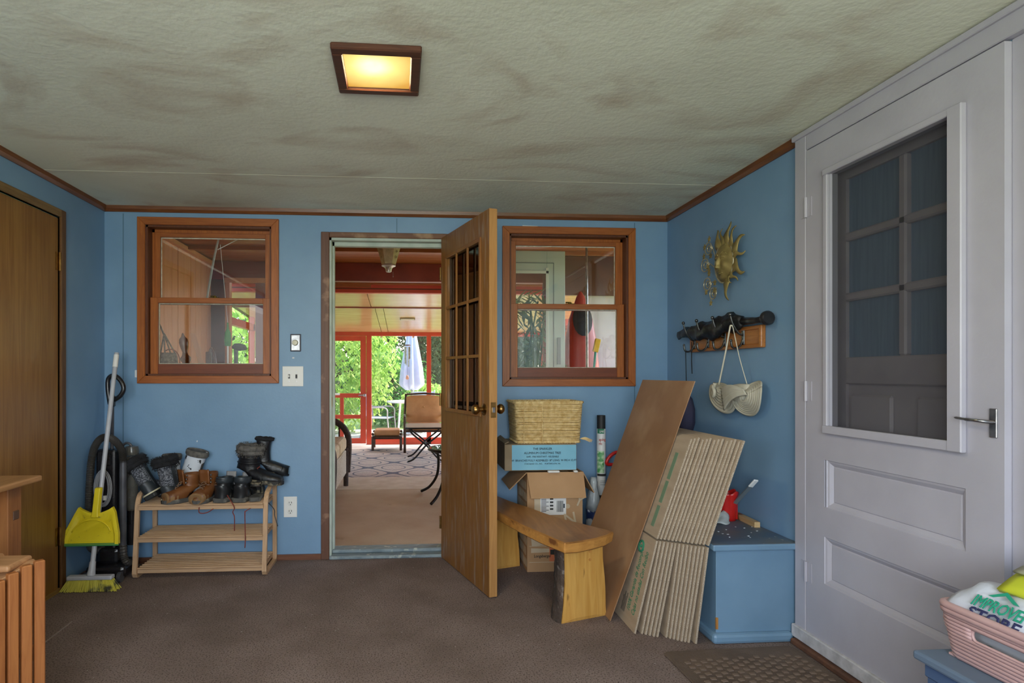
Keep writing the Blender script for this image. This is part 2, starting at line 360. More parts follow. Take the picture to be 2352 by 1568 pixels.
for y0, y1 in ((-.008, .006), (DT - .006, DT + .008)):
    g = B().box(lx0 - .018, lx1 + .018, y0, y1, lz1 - .004, lz1 + .018).obj('light_frame', M_VENEER, t, bevel=.003)
    for a in ((lx0 - .018, lx1 + .018, lz0 - .018, lz0 + .004), (lx0 - .018, lx0 + .004, lz0, lz1), (lx1 - .004, lx1 + .018, lz0, lz1)):
        B().box(a[0], a[1], y0, y1, a[2], a[3]).obj('moulding', M_VENEER, g, bevel=.003)
    for k in (1, 2):
        x = lx0 + (lx1 - lx0) * k / 3; z = lz0 + (lz1 - lz0) * k / 3
        B().box(x - .009, x + .009, y0 + .002, y1 - .002, lz0, lz1).obj('muntin', M_VENEER, g, bevel=.003)
        B().box(lx0, lx1, y0 + .003, y1 - .003, z - .009, z + .009).obj('muntin', M_VENEER, g, bevel=.003)
for i in range(3):
    for j in range(3):
        B().box(lx0 + (lx1 - lx0) * i / 3, lx0 + (lx1 - lx0) * (i + 1) / 3, DT / 2 - .0015, DT / 2 + .0015, lz0 + (lz1 - lz0) * j / 3, lz0 + (lz1 - lz0) * (j + 1) / 3).obj('pane', M_GLASS, t)
for s, y in ((-1, 0), (1, DT)):
    k = B().lathe([(.031, 0), (.031, .004), (.022, .009), (.012, .012), (.012, .03), (.02, .036), (.027, .046), (.027, .056), (.02, .066), (.008, .068)], (.655, y, .975), (0, s, 0), 20).obj('knob', M_BRASS, t, smooth=True)
B().box(DW, DW + .0015, .008, DT - .008, .935, 1.015).obj('latch_plate', M_BRASS, t)
B().box(DW, DW + .006, .015, DT - .015, .962, .988).obj('latch_bolt', M_STEEL, t)
for z in (.22, 1.0, 1.8): B().cyl((-.006, -.004, z - .04), (-.006, -.004, z + .04), .006).obj('hinge', M_BRASS, t)

# ---------------------------------------------------------------- plain wooden slab door in the side wall
M_SLAB = wood('plain_door_veneer', '99703a', '80562a', 'z', 2.2, .35, c3='6d4424', s3=1.5, lo3=.5, hi3=.85, ratio=18)
M_DKJ = wood('dark_jamb', '6b4a26', '55371c', 'z', 5, .45)
t = thing('door_1', 'closed plain wooden slab door in the blue side wall', 'door', (XL, -.86, 0), kind='structure')
B().box(XL - .035, XL - .004, LY0 + .004, LY1 - .004, .016, LZ - .006).obj('leaf', M_SLAB, t, world=True, bevel=.003)
B().box(XL - .02, XL + .012, LY1, LY1 + .042, 0, LZ + .04).obj('casing', M_DKJ, t, world=True, bevel=.003)
B().box(XL - .02, XL + .012, LY0 - .042, LY0, 0, LZ + .04).obj('casing', M_DKJ, t, world=True, bevel=.003)
B().box(XL - .02, XL + .012, LY0, LY1, LZ, LZ + .04).obj('casing_head', wood('light_casing', '8a6e46', '6f532f', 'y', 5, .5), t, world=True, bevel=.003)
B().box(XL - .06, XL + .004, LY0, LY1, 0, .022).obj('threshold', wood('worn_sill', 'a07c44', '80602f', 'y', 5, .5), t, world=True)
for z in (.30, 1.77):
    g = B().cyl((XL + .004, LY1 - .002, z - .05), (XL + .004, LY1 - .002, z + .05), .007, n=10).obj('hinge', M_BRASS, t, world=True)
    B().box(XL - .003, XL - .001, LY1 - .03, LY1 - .008, z - .048, z + .048).obj('hinge_leaf', M_BRASS, g, world=True)

# ---------------------------------------------------------------- white screen door and the panelled door behind it
XD = 1.69
t = thing('door_3', 'white painted screen door with two recessed panels and lever handle', 'door', (XD, -1.77, 0), kind='structure')
y0, y1, z0, z1 = RY0, RY1, .045, 2.112        # y1 is the hinge side
oy0, oy1, oz0, oz1 = -2.04, -1.50, .96, 1.97  # screen opening
P1 = (-2.066, -1.483, .631, .822); P2 = (-2.062, -1.471, .319, .51)
b = B()
X0, X1 = XD, XD + .035
b.box(X0, X1, y0, -2.066, z0, z1).box(X0, X1, -1.471, y1, z0, z1)
b.box(X0, X1, -2.066, -1.471, oz1, z1).box(X0, X1, -2.066, -1.471, P1[3], oz0).box(X0, X1, -2.066, -1.471, P2[3], P1[2]).box(X0, X1, -2.066, -1.471, z0, P2[2])
b.box(X0, X1, -1.50, -1.471, oz0, oz1).box(X0, X1, -2.066, -2.04, oz0, oz1)
b.obj('leaf', M_WHITE, t, world=True)
for ya, yb, za, zb in (P1, P2):
    rc = lambda i, dx: [Vector((XD + dx, y_, z_)) for y_, z_ in ((ya + i, za + i), (yb - i, za + i), (yb - i, zb - i), (ya + i, zb - i))]
    p = B().loft([rc(.024, .016), rc(.027, .013), rc(.030, .0125)], False, True).loft([rc(-.003, .022), rc(.03, .022)], False, True).obj('recessed_panel', M_WHITE, t, world=True)
    B().loft([rc(0, 0), rc(.002, .004), rc(.010, .006), rc(.019, .012), rc(.024, .016)], False, False).obj('moulding', M_WHITE, p, world=True)
# raised glazing frame
f = B().box(XD - .018, XD, oy0 - .028, oy1 + .02, oz1 - .002, oz1 + .022).obj('screen_frame', M_WHITE, t, world=True, bevel=.003)
B().box(XD - .018, XD, oy0 - .028, oy1 + .02, oz0 - .03, oz0 + .002).obj('moulding', M_WHITE, f, world=True, bevel=.003)
B().box(XD - .020, XD, oy0 - .03, oy0 + .018, oz0 - .03, oz1 + .022).obj('moulding', M_WHITE, f, world=True, bevel=.003)
B().box(XD - .014, XD, oy1 - .002, oy1 + .02, oz0, oz1).obj('moulding', M_WHITE, f, world=True, bevel=.003)
M_SCREEN = mat('insect_screen', '3c3b40', rough=.8, trans=.42)
B().quad((XD + .012, oy0, oz0), (XD + .012, oy1, oz0), (XD + .012, oy1, oz1), (XD + .012, oy0, oz1)).obj('screen', M_SCREEN, t, world=True)
for z in (.335, 1.097, 1.872):
    g = B().cyl((XD - .005, y1 - .004, z - .042), (XD - .005, y1 - .004, z + .042), .0065, n=10).obj('hinge', M_WHITE, t, world=True)
    for yy in (y1 - .034, y1 + .006): B().box(XD - .002, XD + .001, yy, yy + .024, z - .04, z + .04).obj('hinge_leaf', M_WHITE, g, world=True)
hb = B().box(XD - .005, XD, -2.162, -2.140, .985, 1.07).obj('handle_plate', M_STEEL, t, world=True, bevel=.01, seg=3)
B().tube(smoothpts([(XD - .004, -2.151, 1.03), (XD - .026, -2.151, 1.032), (XD - .038, -2.14, 1.034), (XD - .040, -2.11, 1.035), (XD - .038, -2.07, 1.038)], 5), [.008] * 16 + [.006] * 4 + [.004], 10, flat=.7).obj('lever', M_STEEL, hb, world=True, smooth='all')
# casing
t = thing('trim_5', 'white painted casing around the screen door', 'door frame', (XR, -1.32, 0), kind='structure')
B().box(XD, XR + .003, y1 + .004, -1.292, .04, 2.185).obj('casing', M_WHITE, t, world=True, bevel=.003)
B().box(XD, XR + .003, y0 - .3, y1 + .004, 2.118, 2.185).obj('casing_head', M_WHITE, t, world=True, bevel=.003)
B().box(XD - .012, XR + .003, y0 - .3, -1.286, 2.178, 2.2).obj('cap_strip', M_WHITE, t, world=True, bevel=.003)
B().box(XD + .022, XR + .003, y0 - 1.2, y0 + .001, 0, 2.118).obj('casing', M_WHITE, t, world=True, bevel=.003)
B().box(XD - .012, XR + .003, y0 - .3, -1.285, .028, .082).obj('plinth', mat('worn_white', 'cfccd0', 'aaa8aa', 18, rough=.5, bump=.2), t, world=True, bevel=.004)
B().box(XD - .028, XR, y0 - .3, -1.30, 0, .026).obj('sill', mat('rusty_sill', '6b4632', '4b3226', 20, rough=.8, bump=.4), t, world=True, bevel=.006)
# inner door
M_GREYD = mat('grey_lilac_paint', 'b5aeb4', 'a59ea6', 5, rough=.5)
t = thing('door_4', 'grey panelled inner door with six panes seen through the screen', 'door', (1.79, -1.77, 0), kind='structure')
a0, a1 = -2.19, -1.35; gx = (-2.06, -1.77, -1.50); gz = (1.235, 1.475, 1.715, 1.95)
b = B().box(1.76, 1.80, a0, gx[0], 0, 2.112).box(1.76, 1.80, gx[2], a1, 0, 2.112).box(1.76, 1.80, gx[0], gx[2], gz[3], 2.112).box(1.772, 1.80, gx[0], gx[2], 0, gz[0])
b.obj('leaf', M_GREYD, t, world=True)
B().box(1.756, 1.775, gx[0], gx[2], 1.13, gz[0]).obj('lock_rail', M_GREYD, t, world=True, bevel=.004)
for ya, yb in ((-2.06, -1.80), (-1.75, -1.50)): B().box(1.758, 1.775, ya + .03, yb - .02, .82, 1.09).obj('raised_panel', M_GREYD, t, world=True, bevel=.012)
B().box(1.752, 1.79, gx[1] - .016, gx[1] + .016, gz[0], gz[3]).obj('muntin', M_GREYD, t, world=True, bevel=.006)
for z in gz[1:3]: B().box(1.752, 1.79, gx[0], gx[2], z - .016, z + .016).obj('muntin', M_GREYD, t, world=True, bevel=.006)
M_REFLPANE = mat('painted_reflection_pane', '6c8daa', '5f7f9c', 4, (1, 20, 1), rough=.25)  # reflection of the blue walls painted into opaque panes
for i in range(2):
    for j in range(3): B().box(1.774, 1.78, gx[i], gx[i + 1], gz[j], gz[j + 1]).obj('pane', M_REFLPANE, t, world=True)

# ---------------------------------------------------------------- switches and outlet
M_PLATE = mat('white_plastic', 'e8e8e6', rough=.3)
t = thing('dimmer_switch', 'small brushed metal dimmer plate with cream knob', 'switch', (-.695, 0, 1.31))
B().box(-.728, -.662, -.006, 0, 1.31, 1.42).obj('plate', mat('dark_edge', '2a2c3c', rough=.4), t, world=True, bevel=.002)
B().box(-.720, -.670, -.0075, -.006, 1.318, 1.412).obj('face', M_STEEL, t, world=True)
B().lathe([(.019, 0), (.018, .012), (.015, .018), (.002, .019)], (-.697, -.0075, 1.365), (0, -1, 0)).obj('knob', mat('cream_plastic', 'd9d3bd', rough=.35), t, world=True, smooth=True)
for z in (1.33, 1.40): B().cyl((-.695, -.0075, z), (-.695, -.010, z), .003, n=8).obj('screw', M_STEEL, t, world=True)
t = thing('switch_plate', 'white double light switch plate beside the doorway', 'switch', (-.712, 0, 1.09))
B().box(-.777, -.647, -.006, 0, 1.09, 1.217).obj('plate', M_PLATE, t, world=True, bevel=.004, seg=2)
for x, m in ((-.735, M_PLATE), (-.690, M_BLACK)):
    B().box(x - .006, x + .006, -.0068, -.005, 1.140, 1.166).obj('slot', M_BLACK if m is M_PLATE else M_BLACK, t, world=True)
    B().box(x - .004, x + .004, -.017, -.006, 1.148, 1.162).obj('toggle', m, t, world=True, bevel=.002)
    for z in (1.123, 1.183): B().cyl((x, -.006, z), (x, -.0075, z), .003, n=8).obj('screw', M_STEEL, t, world=True)
t = thing('wall_outlet', 'white wall outlet low beside the shoe rack', 'outlet', (-.727, 0, .267))
B().box(-.769, -.686, -.006, 0, .267, .397).obj('plate', M_PLATE, t, world=True, bevel=.004, seg=2)
for z in (.305, .358):
    s = B().lathe([(.019, 0), (.019, .002), (.017, .003)], (-.727, -.006, z), (0, -1, 0), 16, ex=(.85, 1)).obj('socket', M_PLATE, t, world=True)
    for dx in (-.007, .007): B().box(-.727 + dx - .0015, -.727 + dx + .0015, -.0098, -.009, z - .002, z + .008).obj('slot', M_BLACK, s, world=True)
    B().cyl((-.727, -.009, z - .010), (-.727, -.0098, z - .010), .003, n=8).obj('slot', M_BLACK, s, world=True)
# ---------------------------------------------------------------- ceiling lamp
t = thing('ceiling_lamp', 'square ceiling lamp with dark wooden frame and glowing yellow glass', 'lamp', (-.096, -1.735, CZ), .8)
M_LF = wood('lamp_frame_wood', '5c321d', '41210f', 'x', 6, .5)
for x0_, x1_, y0_, y1_ in ((-.143, .143, -.148, -.112), (-.143, .143, .112, .148), (-.143, -.108, -.112, .112), (.108, .143, -.112, .112)):
    B().box(x0_, x1_, y0_, y1_, -.022, 0).obj('frame_board', M_LF, t, bevel=.004)
m = bpy.data.materials.new('lit_yellow_glass'); m.use_nodes = True; N = m.node_tree.nodes; L = m.node_tree.links; bs = N['Principled BSDF']
tc = N.new('ShaderNodeTexCoord'); gr = N.new('ShaderNodeVectorMath'); gr.operation = 'LENGTH'
ad = N.new('ShaderNodeVectorMath'); ad.operation = 'SUBTRACT'; ad.inputs[1].default_value = (-.015, -.03, -.012); L.new(tc.outputs['Object'], ad.inputs[0]); L.new(ad.outputs[0], gr.inputs[0])
rp = N.new('ShaderNodeValToRGB'); rp.color_ramp.elements[0].position = .025; rp.color_ramp.elements[0].color = H('fffbe0'); rp.color_ramp.elements[1].position = .16; rp.color_ramp.elements[1].color = H('dca040', .8)
e = rp.color_ramp.elements.new(.075); e.color = H('fbe88a')
nz = N.new('ShaderNodeTexNoise'); nz.inputs['Scale'].default_value = 22; mx = N.new('ShaderNodeMixRGB'); mx.blend_type = 'MULTIPLY'; mx.inputs[0].default_value = .35
L.new(tc.outputs['Object'], nz.inputs['Vector']); L.new(gr.outputs['Value'], rp.inputs[0]); L.new(rp.outputs[0], mx.inputs[1]); L.new(nz.outputs[0], mx.inputs[2])
bs.inputs['Base Color'].default_value = H('d8b060'); L.new(mx.outputs[0], bs.inputs['Emission Color']); bs.inputs['Emission Strength'].default_value = 1.3; bs.inputs['Roughness'].default_value = .3
B().box(-.108, .108, -.112, .112, -.012, -.004).obj('glass_panel', m, t)
lamp('ceiling_lamp_bulb', 'AREA', (-.096, -1.735, CZ - .016), (0, 0, 0), 9, (1, .80, .48), shape='RECTANGLE', size=.2, size_y=.2)

# ================================================================ SUNROOM BEYOND THE DOORWAY
SX0, SX1, SYB, SYF = -2.2, 2.6, 3.0, 6.9      # side walls, old wall line, far screened wall
FU, FL = .03, -.12                              # upper and lower floor
M_PINK = wood('pink_plank', 'd79a72', 'cc8e66', 'z', 3, .55, k=1.0, ratio=10)
M_RED = mat('red_paint', 'c4472a', 'b83c24', 3, rough=.4)
M_DRED = mat('dark_red_paint', '8a3320', '742a1c', 3, rough=.45)
M_BROWN = mat('brown_beam', '6e3f2a', '5c3424', 4, rough=.5)
M_OPLANK = wood('orange_plank_x', 'a8622e', '8a4a22', 'x', 3, .45)
M_LPANEL = wood('pale_panel', 'd9b98f', 'c79f72', 'x', 1.5, .22, ratio=9)
M_CONC = mat('beige_concrete', 'c0a98e', 'b0967a', 2.2, rough=.85, bump=.15, bscale=40, c3='8a7358', s3=5, lo3=.66, hi3=.78)
M_CONC2 = mat('pale_carpet', 'd2c2ab', 'c4b198', 8, rough=.95, bump=.3, bscale=120)
M_SCR = mat('porch_screen', 'b8b8b4', rough=.9, trans=.86)
tag(B().box(-2.3, SX1, .07, 2.02, -.2, FU).obj('floor_sunroom', M_CONC), 'stained beige floor just past the doorway', 'floor', kind='structure')
tag(B().box(-2.3, SX1, 2.02, 2.70, -.2, FU + .004).obj('floor_step', M_CONC2), 'pale raised floor strip before the patterned rug', 'floor', kind='structure')
tag(B().box(-2.5, SX1 + .1, 2.70, SYF + .1, -.22, FL).obj('floor_porch', mat('porch_floor', 'e2dace', 'cfc6b8', 4, rough=.8, bump=.1, bscale=60)), 'lower pale porch floor by the red screens', 'floor', kind='structure')
tag(wall_segments(.072, .14, SX0 - .1, SX1, 2.44).obj('wall_sunroom', mat('porch_side_paint', 'd0a684', 'c2946f', 4, rough=.6)), 'tan boarded sunroom side of the doorway wall', 'wall', kind='structure')
# side wall of pink planks
pw = B().box(SX0 - .06, SX0 - .012, .14, SYB, 0, 2.44).obj('wall_sunroom_left', mat('plank_gap', '6a4a34', rough=.8)); tag(pw, 'side wall of vertical pink planks seen through the window', 'wall', kind='structure')
ys = .15; i = 0; src = None
while ys < SYB - .05:
    wd = min([.155, .18, .14][i % 3], SYB - ys)
    B().box(SX0 - .014, SX0 + random.uniform(0, .003), ys, ys + wd - .006, FU, 2.43).obj('plank', M_PINK, pw, bevel=.002)
    ys += wd; i += 1
B().box(SX0, SX0 + .04, .14, SYB, 2.39, 2.43).obj('cornice', M_PINK, pw)
# ceiling planks of the near part
cl = B().box(SX0 - .1, SX1, .07, SYB + .7, 2.462, 2.50).obj('ceiling_sunroom', M_BROWN); tag(cl, 'orange plank ceiling of the sunroom', 'ceiling', kind='structure')
y = .15; i = 0
while y < SYB + .66:
    wd = .133; B().box(SX0 - .05, SX1, y, y + wd - .006, 2.445, 2.464 - random.uniform(0, .004)).obj('plank', M_OPLANK, cl); y += wd; i += 1
B().box(SX0, SX1, 2.2, 2.25, 2.405, 2.445).obj('batten', M_OPLANK, cl)
t = thing('trim_7', 'dark red beam and posts across the sunroom', 'beam', (0, SYB, FU), kind='structure')
B().box(SX0 - .05, SX1, SYB, SYB + .11, 2.235, 2.445).obj('beam', M_DRED, t, world=True, bevel=.004)
B().box(SX0 - .05, SX0 + .15, SYB - .002, SYB + .11, FU, 2.235).obj('post', M_BROWN, t, world=True, bevel=.004)
B().box(SX0 + .15, SX0 + .20, SYB + .01, SYB + .10, FU, 2.235).obj('post_casing', M_PINK, t, world=True)
B().box(SX0 + .15, -1.5, SYB - .012, SYB, 2.20, 2.255).obj('head_casing', M_PINK, t, world=True)
B().box(-1.71, -1.60, SYB, SYB + .11, FU, 2.235).obj('post', M_DRED, t, world=True, bevel=.004)
B().box(1.62, 1.72, SYB, SYB + .11, FU, 2.235).obj('post', M_DRED, t, world=True, bevel=.004)
B().box(SX0 - .1, SX1, 3.60, 3.70, 2.185, 2.30).obj('beam', M_RED, t, world=True, bevel=.004)
B().box(SX0 - .1, SX1, 3.52, 3.61, 2.285, 2.31).obj('ledger', M_OPLANK, t, world=True)
B().box(-1.4, -.44, 3.55, 3.60, 2.25, 2.29).obj('loose_board', M_OPLANK, t, world=True)
# sloping porch ceiling of pale panels
RZ = lambda y: 2.195 - (y - 3.7) * .083
pc = B()
pc.quad((SX0 - .3, 3.6, RZ(3.6) + .04), (SX1 + .1, 3.6, RZ(3.6) + .04), (SX1 + .1, SYF + .4, RZ(SYF + .4) + .04), (SX0 - .3, SYF + .4, RZ(SYF + .4) + .04))
pc = pc.obj('ceiling_porch', M_BROWN, thick=.03); tag(pc, 'sloping porch ceiling of pale varnished panels', 'ceiling', kind='structure')
for (ya, yb) in ((3.7, 4.60), (4.66, SYF)):
    xs = [SX0 - .2, -1.65, -.45, -.33, .80, 2.0, SX1] if ya > 4 else [SX0 - .2, -1.7, -.5, .72, 1.9, SX1]
    for a, c in zip(xs[:-1], xs[1:]):
        g = .004
        B().loft([[Vector((x, yy, RZ(yy) + dz)) for x, dz in ((a + g, 0), (c - g, 0), (c - g, .018), (a + g, .018))] for yy in (ya, yb)]).obj('panel', M_LPANEL, pc)
B().box(SX0 - .2, SX1, 4.60, 4.66, RZ(4.63) - .012, RZ(4.63) + .03).obj('batten', M_DRED, pc)
fx = thing('ceiling_fixture', 'small flat ceiling light on the porch panels', 'lamp', (.02, 5.5, RZ(5.5) - .018))
B().box(-.10, .14, 5.46, 5.60, RZ(5.5) - .024, RZ(5.5) - .002).obj('housing', mat('fixture_grey', 'a9a497', rough=.4), fx, world=True, bevel=.004)
B().box(-.085, .125, 5.45, 5.52, RZ(5.5) - .03, RZ(5.5) - .008).obj('diffuser', M_PLATE, fx, world=True)
# far screened wall with door
t = thing('wall_far', 'red framed screen wall looking out to the garden', 'wall', (0, SYF, FL), kind='structure')
B().box(SX0 - .2, SX1, SYF, SYF + .09, 1.86, 1.945).obj('header', M_RED, t, world=True, bevel=.004)
B().box(-.634, SX1, SYF, SYF + .09, FL, .0).obj('sill_rail', M_RED, t, world=True, bevel=.004)
B().box(SX0 - .2, -1.5, SYF, SYF + .09, FL, .0).obj('sill_rail', M_RED, t, world=True, bevel=.004)
for a, c in ((-2.4, -2.3), (-1.56, -1.48), (-.725, -.634), (.373, .455), (1.42, 1.50), (2.5, 2.6)):
    B().box(a, c, SYF, SYF + .09, FL, 1.87).obj('post', M_RED, t, world=True, bevel=.004)
for a, c in ((-2.3, -1.56), (-.634, .373), (.455, 1.42), (1.5, 2.5)):
    B().quad((a, SYF + .06, 0), (c, SYF + .06, 0), (c, SYF + .06, 1.86), (a, SYF + .06, 1.86)).obj('screen', M_SCR, t, world=True)
for a in (-.47, .11): B().box(a, a + .035, SYF + .01, SYF + .07, 1.83, 1.88).obj('bracket', mat('pinkish_metal', 'd8b0a0', rough=.5), t, world=True)
t = thing('door_5', 'red screen door with four lower panes at the far wall', 'door', (-1.1, SYF, FL), kind='structure')
d0, d1 = -1.475, -.73
for nm, a in (('stile', (d0, d0 + .10, FL + .02, 1.855)), ('stile', (d1 - .10, d1, FL + .02, 1.855)), ('top_rail', (d0, d1, 1.765, 1.855)), ('middle_rail', (d0, d1, .735, .815)), ('cross_rail', (d0 + .1, d1 - .1, .355, .425)), ('bottom_rail', (d0, d1, FL + .02, .0)), ('muntin', (-1.20, -1.13, 0, .735))):
    k_ = 0 if nm == 'stile' else (.002 if nm != 'muntin' else .003)
    B().box(a[0] + k_ * .5, a[1] - k_ * .5, SYF - .012 + k_, SYF + .03 - k_, a[2] + k_ * .5, a[3] - k_ * .5).obj(nm, M_RED, t, world=True, bevel=.003)
B().quad((d0 + .1, SYF + .01, 0), (d1 - .1, SYF + .01, 0), (d1 - .1, SYF + .01, 1.765), (d0 + .1, SYF + .01, 1.765)).obj('screen', M_SCR, t, world=True)
B().cyl((d1 - .02, SYF - .012, .78), (d1 - .02, SYF - .07, .78), .012).ball((d1 - .02, SYF - .08, .78), .03).box(d1 - .13, d1 - .02, SYF - .07, SYF - .055, .77, .79).obj('handle', M_STEEL, t, world=True, smooth=True)
B().cyl((-1.47, SYF - .03, .80), (-1.2, SYF - .03, .80), .018).obj('closer', M_PLATE, t, world=True)
# open screened sides of the porch
for s, X in ((-1, SX0 - .2), (1, SX1)):
    t = thing('wall_porch_left' if s < 0 else 'wall_porch_right', 'red framed screened side of the porch ' + ('beyond the pink planks' if s < 0 else 'opposite the pink planks'), 'wall', (X, 5, FL), kind='structure')
    ylist = (3.1, 4.3, 5.5, 6.8) if s < 0 else (3.1, 4.3, 5.5, 6.8)
    for y in ylist: B().box(X - .04, X + .04, y - .04, y + .04, FL, RZ(y) + .01).obj('post', M_RED, t, world=True)
    B().box(X - .04, X + .04, 3.1, 6.9, .45, .53).obj('rail', M_RED, t, world=True)
    B().box(X - .04, X + .04, 3.1, 6.9, FL, .0).obj('rail', M_RED, t, world=True)
    B().box(X - .04, X + .04, 3.1, 6.9, 1.84, 1.94).obj('rail', M_RED, t, world=True)
    B().quad((X, 3.1, 0), (X, 6.9, 0), (X, 6.9, 1.9), (X, 3.1, 1.9)).obj('screen', M_SCR, t, world=True)
# right side of the near part: low wall, out of view, its wide opening added to light the planks
t = thing('wall_sunroom_right', 'pale unseen wall with wide opening added to light the pink planks', 'wall', (SX1, 1.5, 0), kind='structure')
M_LILAC = mat('lilac_white', 'd5cfd6', 'c6c0ca', 3, rough=.6)
B().box(SX1, SX1 + .08, .14, SYB, FL, .85).obj('low_wall', M_LILAC, t, world=True)
B().box(SX1, SX1 + .08, .14, SYB, 2.2, 2.46).obj('head_wall', M_LILAC, t, world=True)
for y in (.2, 1.1, 2.0, 2.95): B().box(SX1, SX1 + .08, y - .05, y + .05, .85, 2.2).obj('post', M_LILAC, t, world=True)
tag(B().box(1.95, SX1, 2.50, 2.58, FU, 2.30).obj('wall_partition', M_LILAC), 'short lilac white partition behind the red kayak', 'wall', kind='structure')
tag(B().box(1.48, SX1, 2.44, 2.50, 2.02, 2.44).obj('trim_8', M_BROWN), 'dark brown header board above the lilac partition', 'beam', kind='structure')
# pale turquoise glazed door standing open behind the second window
M_TURQ = mat('pale_turquoise_paint', 'b4cbc8', 'a6bfc0', 3, rough=.45)
t = thing('door_6', 'pale turquoise glazed door seen through the window above the straw basket', 'door', (.95, 1.2, FU), kind='structure')
B().box(.42, .62, 1.2, 1.235, FU, 2.225).obj('stile', M_TURQ, t, world=True, bevel=.003)
B().box(1.206, 1.365, 1.2, 1.235, FU, 2.225).obj('stile', M_TURQ, t, world=True, bevel=.003)
B().box(.62, 1.206, 1.2, 1.235, 2.04, 2.225).obj('top_rail', M_TURQ, t, world=True, bevel=.003)
B().box(.62, 1.206, 1.2, 1.235, FU, .60).obj('bottom_rail', M_TURQ, t, world=True, bevel=.003)
B().box(.62, 1.206, 1.214, 1.218, .60, 2.04).obj('pane', M_GLASS, t, world=True)
for a in ((1.196, 1.222, .60, 2.08), (.61, 1.222, 2.03, 2.055)): B().box(a[0], a[1], 1.192, 1.2, a[2], a[3]).obj('bead', mat('turquoise_bead', 'c3d6d2', rough=.4), t, world=True, bevel=.002)
for a in ((1.262, 1.268, .60, 2.12), (.42, 1.268, 2.118, 2.124)): B().box(a[0], a[1], 1.197, 1.2, a[2], a[3]).obj('groove', mat('groove_dark', '63757a', rough=.7), t, world=True)
B().box(1.295, 1.325, 1.185, 1.2, 1.25, 1.48).obj('push_plate', mat('grey_plate', '7f8d92', rough=.5), t, world=True, bevel=.002)

# ---------------------------------------------------------------- sunroom things
def leafmat(name, c, c2):
    m = bpy.data.materials.new(name); m.use_nodes = True; N = m.node_tree.nodes; L = m.node_tree.links
    d = N.new('ShaderNodeBsdfDiffuse'); tr = N.new('ShaderNodeBsdfTranslucent'); ms = N.new('ShaderNodeMixShader'); ms.inputs[0].default_value = .45
    tc = N.new('ShaderNodeTexCoord'); nz = N.new('ShaderNodeTexNoise'); nz.inputs['Scale'].default_value = 3; rp = N.new('ShaderNodeValToRGB')
    rp.color_ramp.elements[0].position = .35; rp.color_ramp.elements[1].position = .65; rp.color_ramp.elements[0].color = H(c); rp.color_ramp.elements[1].color = H(c2)
    L.new(tc.outputs['Object'], nz.inputs['Vector']); L.new(nz.outputs[0], rp.inputs[0]); L.new(rp.outputs[0], d.inputs[0]); L.new(rp.outputs[0], tr.inputs[0])
    L.new(d.outputs[0], ms.inputs[1]); L.new(tr.outputs[0], ms.inputs[2]); L.new(ms.outputs[0], N['Material Output'].inputs[0]); return m
def foliage(n, shape, lw, ll, droop=.6, seed=1):
    """leaf blades scattered in a crown; shape(rnd) gives a point"""
    rnd = random.Random(seed); vs = []; fs = []
    for _ in range(n):
        p = Vector(shape(rnd)); a = rnd.uniform(0, 2 * PI); d = Vector((math.cos(a), math.sin(a), -droop + rnd.uniform(-.5, .5))).normalized()
        s = d.cross(Vector((rnd.uniform(-.5, .5), rnd.uniform(-.5, .5), 1))).normalized() * lw * rnd.uniform(.7, 1.3); l = d * ll * rnd.uniform(.6, 1.3)
        k = len(vs); vs += [p, p + l * .45 + s, p + l, p + l * .45 - s]; fs.append((k, k + 1, k + 2, k + 3))
    me = bpy.data.meshes.new('foliage'); me.from_pydata(vs, [], fs); me.update(); return me
def tree(name, label, base, trunk_h, shape, n, lw, ll, m, droop=.6, seed=1, r=.12, group=None, cat='tree'):
    t = thing(name, label, cat, base, group=group)
    me = foliage(n, shape, lw, ll, droop, seed); me.materials.append(m)
    o = bpy.data.objects.new('foliage', me); COL.objects.link(o); o.parent = t; o['kind'] = 'stuff'
    b = B().tube(smoothpts([(0, 0, 0), (.05, .02, trunk_h * .4), (-.04, .03, trunk_h * .8), (0, 0, trunk_h)], 4), [r * (1 - .045 * i) for i in range(13)], 8)
    rnd = random.Random(seed)
    for i in range(6):
        a = i * 1.05; z = trunk_h * (.5 + .08 * i); l = trunk_h * .3
        b.tube([(0, 0, z), (math.cos(a) * l * .5, math.sin(a) * l * .5, z + l * .25), (math.cos(a) * l, math.sin(a) * l, z + l * .3)], [r * .45, r * .3, r * .1], 6)
    b.obj('trunk', mat('bark', '5a4a3a', '3f342a', 8, (1, 1, .3), rough=.95, bump=.5), t, smooth='all')
    return t
LB = leafmat('bright_leaf', '86b04a', 'b9d27a'); LM = leafmat('mid_leaf', '4f8a44', '6fa455'); LD = leafmat('conifer_leaf', '3d4f38', '55644a'); LG = leafmat('olive_leaf', '6b7a4c', '8d9868')
def ell(rx, ry, rz, cz):
    def f(r):
        while 1:
            x, y, z = r.uniform(-1, 1), r.uniform(-1, 1), r.uniform(-1, 1); q = x * x + y * y + z * z
            if .2 < q < 1: return (x * rx, y * ry, cz + z * rz)
    return f
def cone(rx, z0, z1):
    def f(r):
        u = r.random() ** 1.6; a = r.uniform(0, 2 * PI); q = rx * (1 - u) * (.35 + .65 * r.random())
        z = z0 + u * (z1 - z0); z -= .12 * q; return (q * math.cos(a), q * math.sin(a), z)
    return f
tree('leafy_tree', 'bright drooping leafy tree outside the red screen door', (-1.75, 9.6, -.25), 2.6, ell(1.6, .9, 1.75, 1.75), 5200, .035, .17, LB, 1.0, 2)
tree('leafy_shrub', 'bright green shrub sprawling beside the patio umbrella', (.55, 10.75, -.25), .8, ell(.75, .5, .62, .62), 2200, .032, .15, LB, .9, 3, r=.04, cat='shrub')
